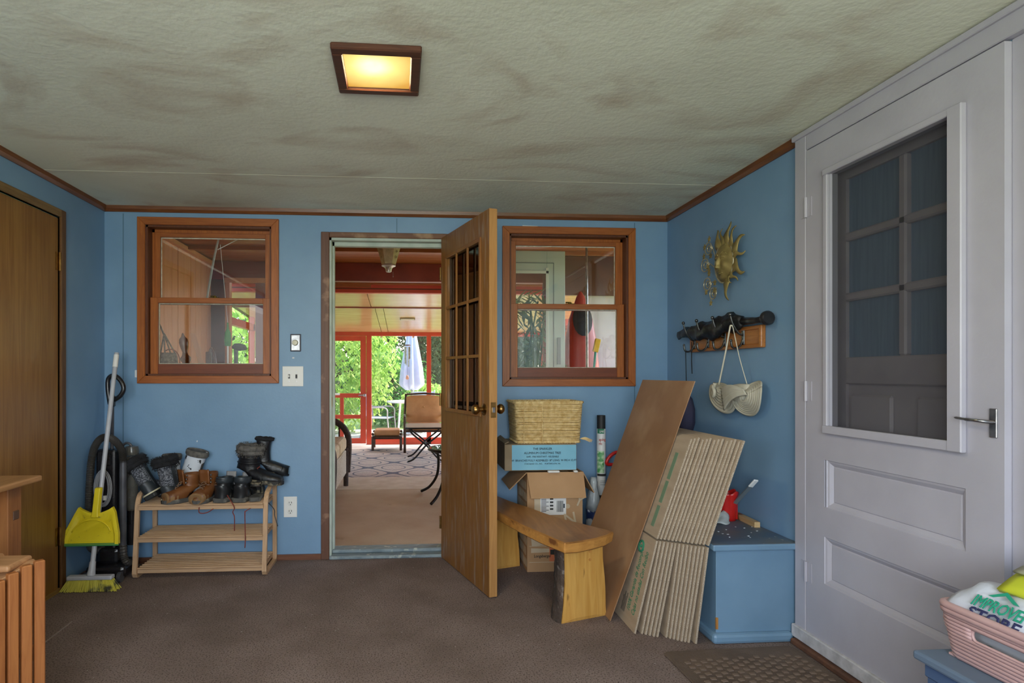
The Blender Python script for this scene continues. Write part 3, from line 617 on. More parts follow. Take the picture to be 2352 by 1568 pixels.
tree('leafy_tree', 'rounded mid green tree behind the bright leafy tree', (-.35, 12.6, -.25), 1.5, ell(1.15, .9, 1.15, 1.05), 3200, .035, .15, LM, .8, 4)
for i, (x, y, h, lab) in enumerate(((.4, 15.2, 7, 'tall dark conifer behind the patio umbrella'), (4.5, 14.8, 8, 'tall dark conifer beyond the screened far wall corner'), (-3.6, 16.8, 9, 'tall dark conifer behind the bright leafy tree'))):
    tree('conifer', lab, (x, y, -.3), h * .9, cone(1.9, .1, h), 9000, .03, .2, LD, .9, 10 + i, r=.16, group='conifers behind the garden')
tree('leafy_tree', 'bright leafy tree outside beyond the pink planks', (-5.0, 10.2, -.25), 3.2, ell(2.4, 2.2, 2.2, 2.3), 6000, .05, .2, LB, .9, 20)
tree('leafy_tree', 'olive leafy tree beyond the screened porch corner', (-7.2, 6.0, -.25), 3.4, ell(2.2, 2.0, 2.0, 2.6), 3500, .05, .2, LG, .8, 21)
tree('leafy_tree', 'broad green tree out in the yard beside the porch', (5.4, 10.5, -.25), 3.0, ell(1.8, 1.8, 1.9, 2.4), 3500, .05, .2, LM, .8, 22)
for i, (x, y, lab) in enumerate(((-9.5, 20.5, 'wide green tree at the end of the garden behind the olive tree'), (-3.4, 22.5, 'wide green tree at the end of the garden behind the dark conifers'), (3.4, 21.0, 'wide green tree at the end of the garden behind the patio umbrella'), (10.9, 20.0, 'wide green tree at the end of the garden past the porch corner'))):
    tree('broad_tree', lab, (x, y, -.3), 4.2, ell(3.1, 2.0, 3.0, 2.9), 2600, .16, .55, LM if i % 2 else LD, .7, 40 + i, r=.2, group='broad trees at the end of the garden')
tag(B().box(-2.6, 3.4, 7.0, 10.2, -.3, -.16).obj('patio', mat('pale_patio', 'cfcac2', 'bdb7ad', 3, rough=.9, bump=.1, bscale=30)), 'sunlit pale concrete patio outside the red screens', 'patio', kind='structure')
tag(B().box(-40, 40, -30, 60, -.34, -.30).obj('ground', mat('lawn', '7c9a4e', '93a860', 1.5, rough=1, bump=.5, bscale=40)), 'green lawn around the house', 'ground', kind='structure')

# wicker sofa facing the doorway line
M_WICK = mat('dark_wicker', '3d2a22', '2a1c17', 60, rough=.6, bump=.8, bscale=90)
M_WCANE = mat('white_cane', 'd9d4c8', 'a9a090', 120, rough=.8, bump=.7, bscale=150)
M_CUSH = mat('beige_cushion', 'd9c9ad', 'cbb998', 6, rough=.9, bump=.2, bscale=30)
t = thing('wicker_sofa', 'dark wicker sofa with beige cushion just inside the sunroom', 'sofa', (-.95, 1.62, FU))
B().box(-1.30, -.605, 1.0, 2.22, .16, .40).obj('apron', M_WCANE, t, world=True, bevel=.01)
for i in range(2): B().box(-1.28, -.60, 1.04 + i * .59, 1.61 + i * .59, .40, .54).obj('seat_cushion', M_CUSH, t, world=True, bevel=.04, seg=3)
B().box(-1.36, -1.24, 1.04, 2.2, .44, .84).obj('back_cushion', M_CUSH, t, world=True, bevel=.05, seg=3)
B().box(-1.40, -1.345, 1.0, 2.22, .2, .88).obj('backrest', M_WICK, t, world=True, bevel=.02)
for y in (.98, 2.24):
    b = B().tube(smoothpts([(-.60, y, FU + .14), (-.585, y, .42), (-.60, y, .56), (-.68, y, .66), (-.82, y, .70), (-1.30, y, .72)], 6), .032, 8)
    a = b.obj('arm', M_WICK, t, world=True, smooth='all')
    for k in range(11): B().cyl((-.68 - k * .055, y, .40), (-.68 - k * .055, y, .66 + min(k, 3) * .012), .008, n=6).obj('spindle', M_WICK, a, world=True)
for x in (-.61, -1.36):
    for y in (1.0, 2.22): B().cyl((x, y, FU), (x, y, .42), .024, .03, 10).obj('leg', M_WICK, t, world=True)
# black iron side table by the open door
M_IRON = mat('dark_iron', '2b2522', '1d1917', 30, rough=.45, metal=.6)
t = thing('iron_side_table', 'dark iron side table with glass top behind the open door', 'side table', (.46, 1.62, FU))
B().lathe([(.25, -.012), (.262, -.006), (.262, .012), (.25, .016), (.245, 0)], (.46, 1.62, .475), (0, 0, 1), 28).obj('rim', M_IRON, t, world=True, smooth=True)
B().lathe([(.245, 0), (.245, .006)], (.46, 1.62, .482), (0, 0, 1), 28).obj('glass_top', glass('table_glass', (.8, .9, .88, 1), 2.0), t, world=True)
for k in range(4):
    a = R(232 + 90 * k); c, s_ = math.cos(a), math.sin(a)
    B().tube(smoothpts([(.46 + c * .235, 1.62 + s_ * .235, .47), (.46 + c * .20, 1.62 + s_ * .20, .38), (.46 + c * .215, 1.62 + s_ * .215, .22), (.46 + c * .30, 1.62 + s_ * .30, .10), (.46 + c * .40, 1.62 + s_ * .40, FU + .012)], 6), .013, 8).obj('leg', M_IRON, t, world=True, smooth='all')
# glass table on the rug
t = thing('glass_table', 'glass topped iron table with crossed curved legs on the rug', 'table', (.29, 5.0, FL))
def rrect(x0, x1, y0, y1, r=.04): return [(x0 + r, y0), (x1 - r, y0), (x1, y0 + r), (x1, y1 - r), (x1 - r, y1), (x0 + r, y1), (x0, y1 - r), (x0, y0 + r)]
TZ = .375
B().prism(rrect(.0, .58, 4.62, 5.34), .012, Matrix.Translation((0, 0, TZ + .012))).obj('glass_top', mat('frosted_top', 'c9d3cb', rough=.12), t, world=True)
B().tube([(p[0], p[1], TZ + .01) for p in rrect(-.005, .585, 4.615, 5.345)], .013, 8, True).obj('rim', M_IRON, t, world=True)
for y in (4.72, 5.24):
    for s in (-1, 1):
        B().tube(smoothpts([(.29 + s * .24, y, TZ), (.29 + s * .20, y, TZ - .08), (.29, y, .13), (.29 - s * .17, y, -.06), (.29 - s * .27, y, FL + .012)], 6), .013, 8).obj('leg', M_IRON, t, world=True, smooth='all')
B().cyl((.29, 4.72, .13), (.29, 5.24, .13), .01, n=8).obj('stretcher', M_IRON, t, world=True)
# patio armchair
M_TANC = mat('tan_cushion', 'b9895c', 'ab7b50', 6, rough=.85, bump=.15, bscale=30)
M_BRZ = mat('bronze_tube', '4a3224', '38251a', 20, rough=.4, metal=.4)
t = thing('patio_armchair', 'bronze framed armchair with tan cushions on the porch', 'armchair', (.30, 6.05, FL))
def cushion(x0, x1, z0, z1, y, th, r=.06):
    nx, nz = 10, 8
    def f(s):
        def g(u, v):
            e = (1 - (2 * u - 1) ** 6) * (1 - (2 * v - 1) ** 6)
            zt = z1 - (.03 * (2 * u - 1) ** 4)
            return (x0 + (x1 - x0) * u, y + .09 * (v - .5) + s * th * (.25 + .75 * max(0, e) ** .5) * .5, z0 + (zt - z0) * v)
        return g
    return B().grid(f(-1), nx, nz).grid(f(1), nx, nz)
b = cushion(.0, .60, .34, .80, 6.28, .10); bmesh.ops.remove_doubles(b.bm, verts=b.bm.verts, dist=.002)
c = b.obj('back_cushion', M_TANC, t, world=True, smooth='all')
B().ball((.30, 6.225, .60), .016).obj('button', M_TANC, c, world=True)
B().box(.02, .58, 5.72, 6.24, .25, .345).obj('seat_cushion', M_TANC, t, world=True, bevel=.035, seg=3)
for s in (0, 1):
    x = -.025 + s * .65
    B().tube(smoothpts([(x, 5.72, FL), (x, 5.72, .40), (x, 5.75, .46), (x, 5.85, .48), (x, 6.25, .46)], 5), .022, 8).obj('front_leg', M_BRZ, t, world=True, smooth='all')
    B().tube(smoothpts([(x, 6.36, FL), (x, 6.28, .30), (x, 6.30, .50), (x + (.02 - s * .04), 6.34, .82)], 5), .02, 8).obj('rear_leg', M_BRZ, t, world=True, smooth='all')
B().tube([(-.02, 6.34, .81), (.3, 6.35, .83), (.62, 6.34, .81)], .016, 8).obj('back_rail', M_BRZ, t, world=True)
B().box(-.02, .62, 5.74, 6.26, .215, .25).obj('seat_frame', M_BRZ, t, world=True)
# ottoman
t = thing('ottoman', 'bronze framed ottoman with tan cushion beside the armchair', 'ottoman', (-.33, 6.25, FL))
B().box(-.54, -.11, 6.05, 6.5, .125, .225).obj('cushion', M_TANC, t, world=True, bevel=.035, seg=3)
B().box(-.57, -.08, 6.02, 6.53, .075, .125).obj('frame', M_BRZ, t, world=True, bevel=.012)
for x in (-.56, -.09):
    for y in (6.03, 6.52): B().cyl((x, y, FL), (x, y, .12), .022, n=8).ball((x, y, .16), .024).obj('leg', M_BRZ, t, world=True)
# rug
m = bpy.data.materials.new('ogee_rug'); m.use_nodes = True; N = m.node_tree.nodes; L = m.node_tree.links; bs = N['Principled BSDF']; bs.inputs['Roughness'].default_value = .95
tc = N.new('ShaderNodeTexCoord'); sp = N.new('ShaderNodeSeparateXYZ'); L.new(tc.outputs['Object'], sp.inputs[0])
def mth(op, a, c=None, d=None):
    n = N.new('ShaderNodeMath'); n.operation = op
    for i, v in enumerate((a, c, d)):
        if v is None: continue
        if isinstance(v, (int, float)): n.inputs[i].default_value = v
        else: L.new(v, n.inputs[i])
    return n.outputs[0]
sx = mth('SINE', mth('MULTIPLY', sp.outputs[0], 9.0)); sy = mth('SINE', mth('MULTIPLY', sp.outputs[1], 7.0))
q = mth('ABSOLUTE', mth('ADD', sx, mth('MULTIPLY', sy, .95))); q2 = mth('MODULO', mth('ADD', q, 10.0), 1.0)
line = mth('LESS_THAN', q2, .16)
mx = N.new('ShaderNodeMixRGB'); mx.inputs[1].default_value = H('d8c8b8'); mx.inputs[2].default_value = H('777880'); L.new(line, mx.inputs[0])
nz = N.new('ShaderNodeTexNoise'); nz.inputs['Scale'].default_value = 90; mx2 = N.new('ShaderNodeMixRGB'); mx2.blend_type = 'MULTIPLY'; mx2.inputs[0].default_value = .5
L.new(mx.outputs[0], mx2.inputs[1]); L.new(nz.outputs[0], mx2.inputs[2]); L.new(mx2.outputs[0], bs.inputs['Base Color'])
b = B().grid(lambda u, v: (-1.06 + 2.4 * u, 3.3 + 2.95 * v, FL + .003), 4, 4)
tag(b.obj('patterned_rug', m, thick=.006, smooth='all'), 'grey rug with ogee line pattern on the porch floor', 'rug')
# hanging lantern
M_LAN = mat('pale_patina', 'b8ab86', 'a2946e', 20, rough=.5, bump=.3, bscale=60)
t = thing('hanging_lantern', 'cream patterned lantern hung from the plank ceiling', 'lantern', (-.16, 1.6, 2.10))
B().lathe([(.108, 2.325), (.062, 2.16), (.055, 2.16), (.1, 2.32)], (-.16, 1.6, 0), (0, 0, 1), 6).obj('shade', M_LAN, t, world=True)
for k in range(6):
    a = PI / 3 * (k + .5); cx_, cy_ = math.cos(a), math.sin(a)
    for dz, rr in ((0, .018), (.05, .014)):
        pts = []
        for i in range(14):
            th = i * .55; r_ = rr * (1 - i / 18); z = 2.225 + dz + r_ * math.sin(th); rad = .056 + (.094 - .056) * (z - 2.16) / .16 + .003
            pts.append((-.16 + cx_ * rad - cy_ * r_ * math.cos(th), 1.6 + cy_ * rad + cx_ * r_ * math.cos(th), z))
        B().tube(pts, .0025, 5).obj('scroll', M_LAN, t, world=True)
B().lathe([(.062, 2.165), (.066, 2.152), (.04, 2.14), (.03, 2.125), (.026, 2.10), (.022, 2.097)], (-.16, 1.6, 0), (0, 0, 1), 12).obj('finial', mat('lantern_silver', 'b9b7b0', rough=.35, metal=.7), t, world=True, smooth=True)
B().cyl((-.16, 1.6, 2.32), (-.16, 1.6, 2.445), .018).obj('stem', M_LAN, t, world=True)
B().cyl((-.12, 1.6, 2.10), (-.12, 1.6, 2.06), .0015, n=5).ball((-.12, 1.6, 2.055), .004, 6).obj('pull_chain', M_STEEL, t, world=True)
# shelf under window one with its clutter
t = thing('wall_shelf', 'wooden shelf below the window behind the wicker basket', 'shelf', (-1.3, .3, 1.17))
B().box(-1.80, -.95, .15, .46, 1.165, 1.195).obj('board', M_OPLANK, t, world=True)
for x in (-1.7, -1.05): B().box(x - .015, x + .015, .142, .40, .95, 1.165).obj('bracket', M_OPLANK, t, world=True)
M_WK = mat('grey_wicker', '8a7a64', '5f5242', 60, rough=.8, bump=.8, bscale=80)
t = thing('wicker_basket', 'small wicker basket with tall twig handle behind the window glass', 'basket', (-1.60, .31, 1.195))
B().lathe([(.045, 0), (.062, .04), (.058, .09), (.05, .115), (.045, .115), (.05, .05)], (-1.60, .31, 1.196), n=16).obj('bowl', M_WK, t, world=True, smooth=True)
for k in range(4): B().tube([(-1.60 + .05 * math.cos(k * 1.57), .31 + .05 * math.sin(k * 1.57), 1.30), (-1.625, .31, 1.44)], .005, 6).obj('strand', M_WK, t, world=True)
B().tube(arc((-1.58, .30, 1.25), .062, -30, 120, 12, 'xz', .085), .004, 6).obj('handle', mat('red_twig', '8a4a30', rough=.6), t, world=True)
B().tube([(-1.625, .31, 1.43), (-1.655, .31, 1.50), (-1.672, .31, 1.53)], .006, 6).obj('cord', M_WK, t, world=True)
M_MAH = wood('mahogany', '6e3a20', '55290f', 'z', 6, .25)
t = thing('turned_finial', 'turned mahogany bedpost finial leaning behind the window glass', 'finial', (-1.475, .31, 1.195))
B().lathe([(.026, 0), (.03, .02), (.018, .04), (.03, .06), (.034, .08), (.02, .1), (.016, .12), (.024, .15), (.03, .185), (.026, .21), (.012, .225), (.006, .245), (.002, .25)], (-1.475, .31, 1.196), (-.12, 0, 1), 16).obj('post', M_MAH, t, world=True, smooth=True)
tag(B().bar((-1.40, .40, 1.197), (-1.47, .40, 1.45), .035, .012, (0, 1, 0)).obj('pale_board', M_PINK), 'narrow pale board leaning beside the turned finial', 'board')
t = thing('hand_tool', 'dark forked hand tool leaning behind the window glass', 'tool', (-1.31, .33, 1.195))
B().tube(smoothpts([(-1.335, .33, 1.197), (-1.337, .33, 1.29), (-1.325, .33, 1.34), (-1.305, .33, 1.32), (-1.285, .33, 1.2)], 5), .008, 6).obj('prong', M_MAH, t, world=True)
B().box(-1.36, -1.325, .325, .35, 1.196, 1.32).obj('grip', M_MAH, t, world=True, bevel=.005)
t = thing('green_pouch', 'green cloth pouch hanging by the window', 'pouch', (-1.222, .36, 1.38))
B().loft([[Vector((-1.222 + a * math.cos(q_), .36 + .014 * math.sin(q_), z)) for q_ in [i * PI / 5 for i in range(10)]] for a, z in ((.02, 1.36), (.024, 1.40), (.02, 1.45), (.007, 1.48), (.004, 1.52))]).obj('bag', mat('leaf_green_cloth', '5d9a4a', '4a8540', 20, rough=.7), t, world=True, smooth=True)
B().cyl((-1.222, .36, 1.20), (-1.222, .36, 1.36), .006, n=6).obj('stem', M_PLATE, t, world=True)
B().cyl((-1.222, .36, 1.52), (-1.222, .20, 2.02), .0015, n=5).obj('string', M_PLATE, t, world=True)
t = thing('mushroom_ornament', 'grey mushroom shaped ornament standing behind the window glass', 'ornament', (-1.15, .31, 1.195))
M_GST = mat('grey_stone', '7a746a', '645e56', 30, rough=.8)
B().lathe([(.028, 0), (.026, .02), (.014, .05), (.014, .14)], (-1.152, .31, 1.196), n=12).obj('stem', M_GST, t, world=True, smooth=True)
B().lathe([(.006, .13), (.045, .14), (.05, .155), (.036, .175), (.004, .182)], (-1.148, .31, 1.196), (.12, 0, 1), 16).obj('cap', M_GST, t, world=True, smooth=True)
t = thing('hanging_strap', 'pale translucent strap hanging across the upper window pane', 'strap', (-1.26, .2, 1.66))
B().tube(smoothpts([(-1.30, .18, 1.665), (-1.285, .19, 1.78), (-1.262, .20, 1.93), (-1.225, .21, 2.12), (-1.20, .30, 2.44)], 6), .026, 6, flat=.15).obj('band', mat('pale_strap', 'cfd0c8', rough=.5, trans=.25), t, world=True, smooth='all')
B().tube([(-1.24, .20, 1.985), (-1.10, .21, 2.065), (-1.0, .22, 2.12)], .0025, 5).obj('string', M_PLATE, t, world=True)
# behind window two
t = thing('potted_plant', 'tall leafy potted plant behind the turquoise glazed door', 'plant', (1.14, 1.75, FU))
B().lathe([(.13, 0), (.17, .28), (.18, .30), (.16, .30), (.15, .26)], (1.14, 1.75, FU), n=20).obj('pot', mat('terracotta', 'b5653f', 'a3583a', 10, rough=.8), t, world=True, smooth=True)
b = B(); rnd = random.Random(5)
for k in range(7):
    b.tube(smoothpts([(1.16 + .05 * math.cos(k), 1.75 + .05 * math.sin(k), FU + .25), (1.16 + .1 * math.cos(k), 1.75 + .1 * math.sin(k), 1.0), (1.16 + .16 * math.cos(k * 1.3), 1.75 + .12 * math.sin(k), 1.85)], 4), .008, 5)
b.obj('stem', mat('plant_stem', '5c6b34', rough=.7), t, world=True)
me = foliage(420, lambda r: (r.uniform(-.24, .2), r.uniform(-.22, .15), r.uniform(.55, 1.95)), .016, .24, .7, 6); me.materials.append(LG)
o = bpy.data.objects.new('foliage', me); COL.objects.link(o); o.parent = t; o['kind'] = 'stuff'
t = thing('kayak', 'red kayak with black cockpit standing on end', 'kayak', (1.74, 2.05, FU), 0)
b = B(); rings = []
for z, a, d in ((FU, .10, .10), (.4, .17, .14), (1.0, .20, .16), (1.45, .17, .14), (1.72, .12, .11), (1.95, .04, .05), (2.0, .01, .015)):
    rings.append([Vector((1.76 + a * math.cos(q_), 2.05 + d * math.sin(q_), z)) for q_ in [i * PI / 8 for i in range(16)]])
b.loft(rings).obj('hull', mat('faded_red', 'b8473a', 'a63c33', 4, rough=.4), t, world=True, smooth=True)
B().lathe([(.012, -.02), (.10, -.01), (.11, .01), (.02, .015)], (1.74, 1.925, 1.70), (0, -1, .2), 18, ex=(.9, 1.5)).obj('cockpit', M_BLACK, t, world=True, smooth=True)
tag(B().cyl((1.755, 1.80, FU), (1.75, 1.82, 2.44), .012, n=10).obj('grey_pole', M_STEEL), 'slim grey pole standing before the red kayak', 'pole')
t = thing('floor_squeegee', 'teal handled squeegee with yellow head upside down by the partition', 'squeegee', (1.66, 1.5, FU))
B().cyl((1.60, 1.5, FU), (1.735, 1.5, 1.40), .011, n=8).obj('handle', mat('teal_handle', '2f8f80', rough=.4), t, world=True)
B().bar((1.73, 1.5, 1.37), (1.757, 1.5, 1.49), .05, .03, (0, 1, 0)).obj('head', mat('yellow_plastic_b', 'd9b63a', rough=.5), t, world=True, bevel=.004)

# ---------------------------------------------------------------- patio things outside
M_LAV = mat('pale_blue_canvas', 'c6ccda', 'b6bdd0', 5, rough=.8)
t = thing('patio_umbrella', 'closed pale blue patio umbrella outside the screens', 'umbrella', (.12, 9.0, -.16))
rings = []
for z, r_ in ((.86, .20), (.95, .22), (1.3, .19), (1.7, .13), (2.1, .07), (2.3, .03)):
    rings.append([Vector((.12 + r_ * (1 + .28 * math.cos(8 * q_)) * math.cos(q_), 9 + r_ * (1 + .28 * math.cos(8 * q_)) * math.sin(q_), z + .05 * math.cos(8 * q_) * (z < .9))) for q_ in [i * PI / 24 for i in range(48)]])
B().loft(rings).obj('canopy', M_LAV, t, world=True, smooth='all')
B().cyl((.12, 9, -.16), (.12, 9, 2.36), .02, n=10).obj('pole', M_STEEL, t, world=True)
B().lathe([(.24, 0), (.24, .04), (.06, .08), (.03, .2)], (.12, 9, -.16), n=16).obj('base', M_STEEL, t, world=True)
t = thing('patio_table', 'white topped patio table under the closed umbrella', 'table', (.12, 9.0, -.16))
B().prism([(.12 + .55 * math.cos(a * PI / 12) * 1.0, 9 + .55 * math.sin(a * PI / 12)) for a in range(24)], .03, Matrix.Translation((0, 0, .545))).obj('table_top', mat('white_top', 'e6e4e0', rough=.4), t, world=True)
for k in range(4): B().cyl((.12 + .42 * math.cos(k * 1.57 + .78), 9 + .42 * math.sin(k * 1.57 + .78), -.16), (.12 + .35 * math.cos(k * 1.57 + .78), 9 + .35 * math.sin(k * 1.57 + .78), .545), .02, n=8).obj('leg', M_PLATE, t, world=True)
def outchair(label, loc, rz):
    t = thing('patio_chair', label, 'chair', loc, rz, 'grey chairs around the patio table')
    M_ = mat('grey_alu', 'a9a9a8', rough=.4, metal=.3); MS_ = mat('grey_sling', '9aa1a8', rough=.8)
    B().box(-.24, .24, -.24, .24, .40, .42).obj('seat', MS_, t, bevel=.01)
    B().box(-.24, .24, .24, .26, .44, .92, Matrix.Translation((0, .24, .44)) @ Matrix.Rotation(R(-12), 4, 'X') @ Matrix.Translation((0, -.24, -.44))).obj('backrest', MS_, t, bevel=.01)
    for s in (-1, 1):
        B().tube(smoothpts([(s * .26, -.28, 0), (s * .26, -.24, .40), (s * .27, -.2, .62), (s * .27, .2, .62), (s * .25, .3, .66)], 5), .014, 7).obj('arm', M_, t, smooth='all')
        B().tube(smoothpts([(s * .25, .36, 0), (s * .25, .24, .42), (s * .25, .36, .94)], 5), .014, 7).obj('rear_leg', M_, t, smooth='all')
    return t
outchair('grey patio chair beside the red framed screen post', (-.55, 8.55, -.16), 75)
outchair('grey patio chair on the far side of the white patio table', (.42, 9.72, -.16), 0)
t = thing('wind_chime', 'metal wind chime hanging before the closed umbrella', 'wind chime', (.02, 7.3, 1.07))
B().prism([(.02 + .06 * math.cos(a * PI / 3), 7.3 + .06 * math.sin(a * PI / 3)) for a in range(6)], .02, Matrix.Translation((0, 0, 1.70))).obj('top', M_MAH, t, world=True)
for k in range(6): B().cyl((.02 + .045 * math.cos(k * PI / 3), 7.3 + .045 * math.sin(k * PI / 3), 1.68), (.02 + .045 * math.cos(k * PI / 3), 7.3 + .045 * math.sin(k * PI / 3), 1.45 - .03 * k), .012, n=8).obj('tube', M_STEEL, t, world=True)
B().cyl((.02, 7.3, 1.9), (.02, 7.3, 1.12), .002, n=5).obj('cord', M_INK, t, world=True)
B().lathe([(.002, -.045), (.028, -.03), (.03, .0), (.015, .04), (.002, .045)], (.02, 7.3, 1.10), n=10, ex=(1, .3)).obj('sail', mat('sail_pink', 'd8a890', rough=.6), t, world=True, smooth=True)

# ================================================================ THINGS IN THE ENTRY ROOM, SHOE RACK SIDE
# ---------------------------------------------------------------- broom and dustpan
M_GREYP = mat('grey_plastic', 'bfc2ca', 'b0b3bc', 10, rough=.35)
M_YEL = mat('yellow_plastic', 'e6d32c', 'dcc622', 8, rough=.4, c3='a89a3a', s3=60, lo3=.64, hi3=.74)
bt, bb = Vector((-1.702, -.17, 1.293)), Vector((-1.697, -.455, .085))
t = thing('broom', 'long grey handled broom with yellow bristles leaning in the corner', 'broom', (bb.x, bb.y, 0))
B().tube([bb, bb.lerp(bt, .5), bt], .0125, 12).obj('handle', M_GREYP, t, world=True, smooth=True)
B().tube([bt.lerp(bb, .07), bt.lerp(bb, .01)], [.0145, .0145], 12).cyl(bt.lerp(bb, .012), bt, .0095).obj('grip', M_PLATE, t, world=True, smooth=True)
B().tube([bb + Vector((0, -.004, -.005)), bb.lerp(bt, .02), bb.lerp(bt, .055)], [.022, .018, .0155], 12).obj('socket', M_GREYP, t, world=True, smooth=True)
hx0, hx1, hy = -1.815, -1.580, -.46
B().box(hx0, hx1, hy - .02, hy + .02, .062, .084).obj('head', M_GREYP, t, world=True, bevel=.006, seg=2)
M_BRI = mat('yellow_bristle', 'd8cf58', 'c4ba46', 50, (1, 1, .1), rough=.7, c3='4c4c3c', s3=14, lo3=.56, hi3=.68)
b = B(); rnd = random.Random(3); nb = 150
for i in range(nb):
    u = (i + rnd.random()) / nb
    for r in range(3):
        x = hx0 + .006 + (hx1 - hx0 - .012) * u; y = hy - .013 + .013 * r
        fx = x + (u - .5) * .075 + rnd.uniform(-.006, .006); fy = y + (r - 1) * .012 + rnd.uniform(-.005, .005)
        b.bar((x, y, .066), (fx, fy, rnd.uniform(.002, .007)), .0026, .0026)
o = b.obj('bristles', M_BRI, t, world=True); o['kind'] = 'stuff'
t = thing('dustpan', 'yellow dustpan clipped upright onto the broom handle', 'dustpan', (-1.72, -.42, .24))
def pan_pt(x, z): return Vector((x, -.435 + (z - .24) * .22, z))
prof = [(-1.892, .245), (-1.884, .285), (-1.835, .40), (-1.817, .437), (-1.800, .425), (-1.765, .410), (-1.742, .405), (-1.706, .405), (-1.685, .412), (-1.655, .425), (-1.638, .437), (-1.622, .41), (-1.592, .30), (-1.586, .245)]
dx = .025
b = B(); n = len(prof)
back = [pan_pt(x + dx, z) + Vector((0, .008, 0)) for x, z in prof]; cen = Vector((-1.74 + dx, 0, .30))
front = [pan_pt(x + dx, z) + Vector((0, -.012, 0)) for x, z in prof]
inner = [pan_pt(cen.x + (x + dx - cen.x) * .88, .247 + (z - .247) * .88) + Vector((0, -.012, 0)) for x, z in prof]
floor_ = [pan_pt(cen.x + (x + dx - cen.x) * .80, .252 + (z - .252) * .72) + Vector((0, .002, 0)) for x, z in prof]
b.loft([back, front, inner, floor_], True, True)
b.obj('tray', M_YEL, t, world=True, smooth=True)
B().bar(pan_pt(-1.892 + dx, .243) + Vector((0, -.006, 0)), pan_pt(-1.586 + dx, .243) + Vector((0, -.006, 0)), .006, .014).obj('lip', mat('green_rubber', '3f8a4a', rough=.6), t, world=True)
B().loft([[pan_pt(-1.724 + dx + w_ * s1, z) + Vector((0, -.004 + d_, 0)) for s1, d_ in ((-1, .004), (-.7, -.018), (.7, -.018), (1, .004), (.6, .012), (-.6, .012))] for w_, z in ((.026, .385), (.020, .42), (.020, .535), (.018, .54))]).obj('grip', M_YEL, t, world=True, bevel=.003)
B().tube([pan_pt(-1.715 + .105 * math.cos(a), .285 + .085 * math.sin(a)) + Vector((0, -.002, 0)) for a in [R(15 + 10 * k) for k in range(16)]], .004, 6).obj('ridge', M_YEL, t, world=True, smooth='all')
# ---------------------------------------------------------------- upright vacuum cleaner
M_VAC = mat('vac_black', '17171a', '222226', 10, rough=.25)
M_VGR = mat('vac_grey', '63656c', '4f5158', 10, rough=.3, metal=.3)
M_HOSE = mat('hose_grey', '4a4745', '34322f', 8, rough=.5)
M_BIN = mat('smoky_bin', '6d6a62', '57544d', 8, rough=.15, trans=.25)
t = thing('vacuum_cleaner', 'black and grey upright vacuum with looped hose behind the broom', 'vacuum', (-1.70, -.16, 0))
vx = lambda x, d=-.2: (-1.865 + (x - 180) * .0024) * (d + 3.707) / 3.437
vz = lambda y, d=-.2: 1.17 - (y - 858) * .002493 * (d + 3.707) / 3.437
def vp(x, y, d=-.25): return (vx(x, d), d, vz(y, d))
B().tube(smoothpts([vp(253, 928, -.185), vp(248, 895, -.185), vp(249, 870, -.185), vp(262, 862, -.185), vp(277, 874, -.185), vp(284, 892, -.185), vp(277, 908, -.185), vp(263, 918, -.185)], 5), .013, 10).obj('handle_loop', M_VAC, t, world=True, smooth='all')
B().cyl(vp(258, 930, -.185), vp(257, 1050, -.16), .010).obj('handle_tube', M_VGR, t, world=True)
B().box(vx(252, -.185), vx(264, -.185), -.20, -.17, vz(934, -.185), vz(908, -.185)).obj('handle_neck', M_VAC, t, world=True, bevel=.006)
hose = smoothpts([vp(207, 1243), vp(204, 1180), vp(206, 1110), vp(212, 1045), vp(226, 1012), vp(246, 1003, -.25), vp(266, 1014, -.275), vp(280, 1035, -.28), vp(283, 1062, -.28)], 12)
b = B(); pts = []; rr = []
for i in range(len(hose) - 1):
    for k in range(3): pts.append(Vector(hose[i]).lerp(Vector(hose[i + 1]), k / 3)); rr.append(.0215 if (i * 3 + k) % 2 else .0180)
b.tube(pts, rr, 10).obj('hose', M_HOSE, t, world=True)
B().tube(smoothpts([vp(205, 1243), vp(210, 1258), vp(225, 1262, -.25), vp(245, 1260, -.22)], 6), .02, 10).obj('hose_elbow', M_HOSE, t, world=True, smooth='all')
B().cyl(vp(283, 1058, -.28), vp(282, 1250, -.28), .019, n=14).obj('wand', M_VGR, t, world=True, smooth=True)
pts = [Vector(p) for p in smoothpts([vp(282, 1250, -.28), vp(284, 1275, -.28), vp(290, 1290, -.28), vp(297, 1292, -.25)], 8)]
B().tube(pts, [.021 if i % 2 else .018 for i in range(len(pts))], 10).obj('lower_hose', M_HOSE, t, world=True)
B().box(vx(226), vx(272), -.235, -.14, vz(1290), vz(1030)).obj('body', M_VAC, t, world=True, bevel=.015, seg=2)
B().box(vx(240), vx(264), -.255, -.23, vz(1066), vz(1040)).obj('cord_hook', M_VAC, t, world=True, bevel=.006)
b = B()
for k in range(7):
    o_ = k * .0035; c_ = vp(238, 1120)
    b.tube([(c_[0] + (.028 + o_) * math.cos(a) * (1 if True else 1), -.258 - .004 * (k % 3), c_[2] + (.085 + o_) * math.sin(a)) for a in [i * PI / 12 for i in range(24)]], .0032, 6, True)
b.obj('power_cord', mat('cord_grey', '8d8e92', rough=.5), t, world=True, smooth='all')
B().box(vx(252), vx(258), -.276, -.262, vz(1142), vz(1132)).obj('plug', M_PLATE, t, world=True)
B().lathe([(.03, 0), (.034, .02), (.037, .25), (.037, .32)], (vx(303, -.15), -.15, vz(1175)), n=20).obj('dust_bin', M_BIN, t, world=True, smooth=True)
B().lathe([(.039, 0), (.041, .02), (.034, .05), (.012, .056)], (vx(303, -.15), -.15, vz(1047)), n=20).obj('bin_lid', M_BIN, t, world=True, smooth=True)
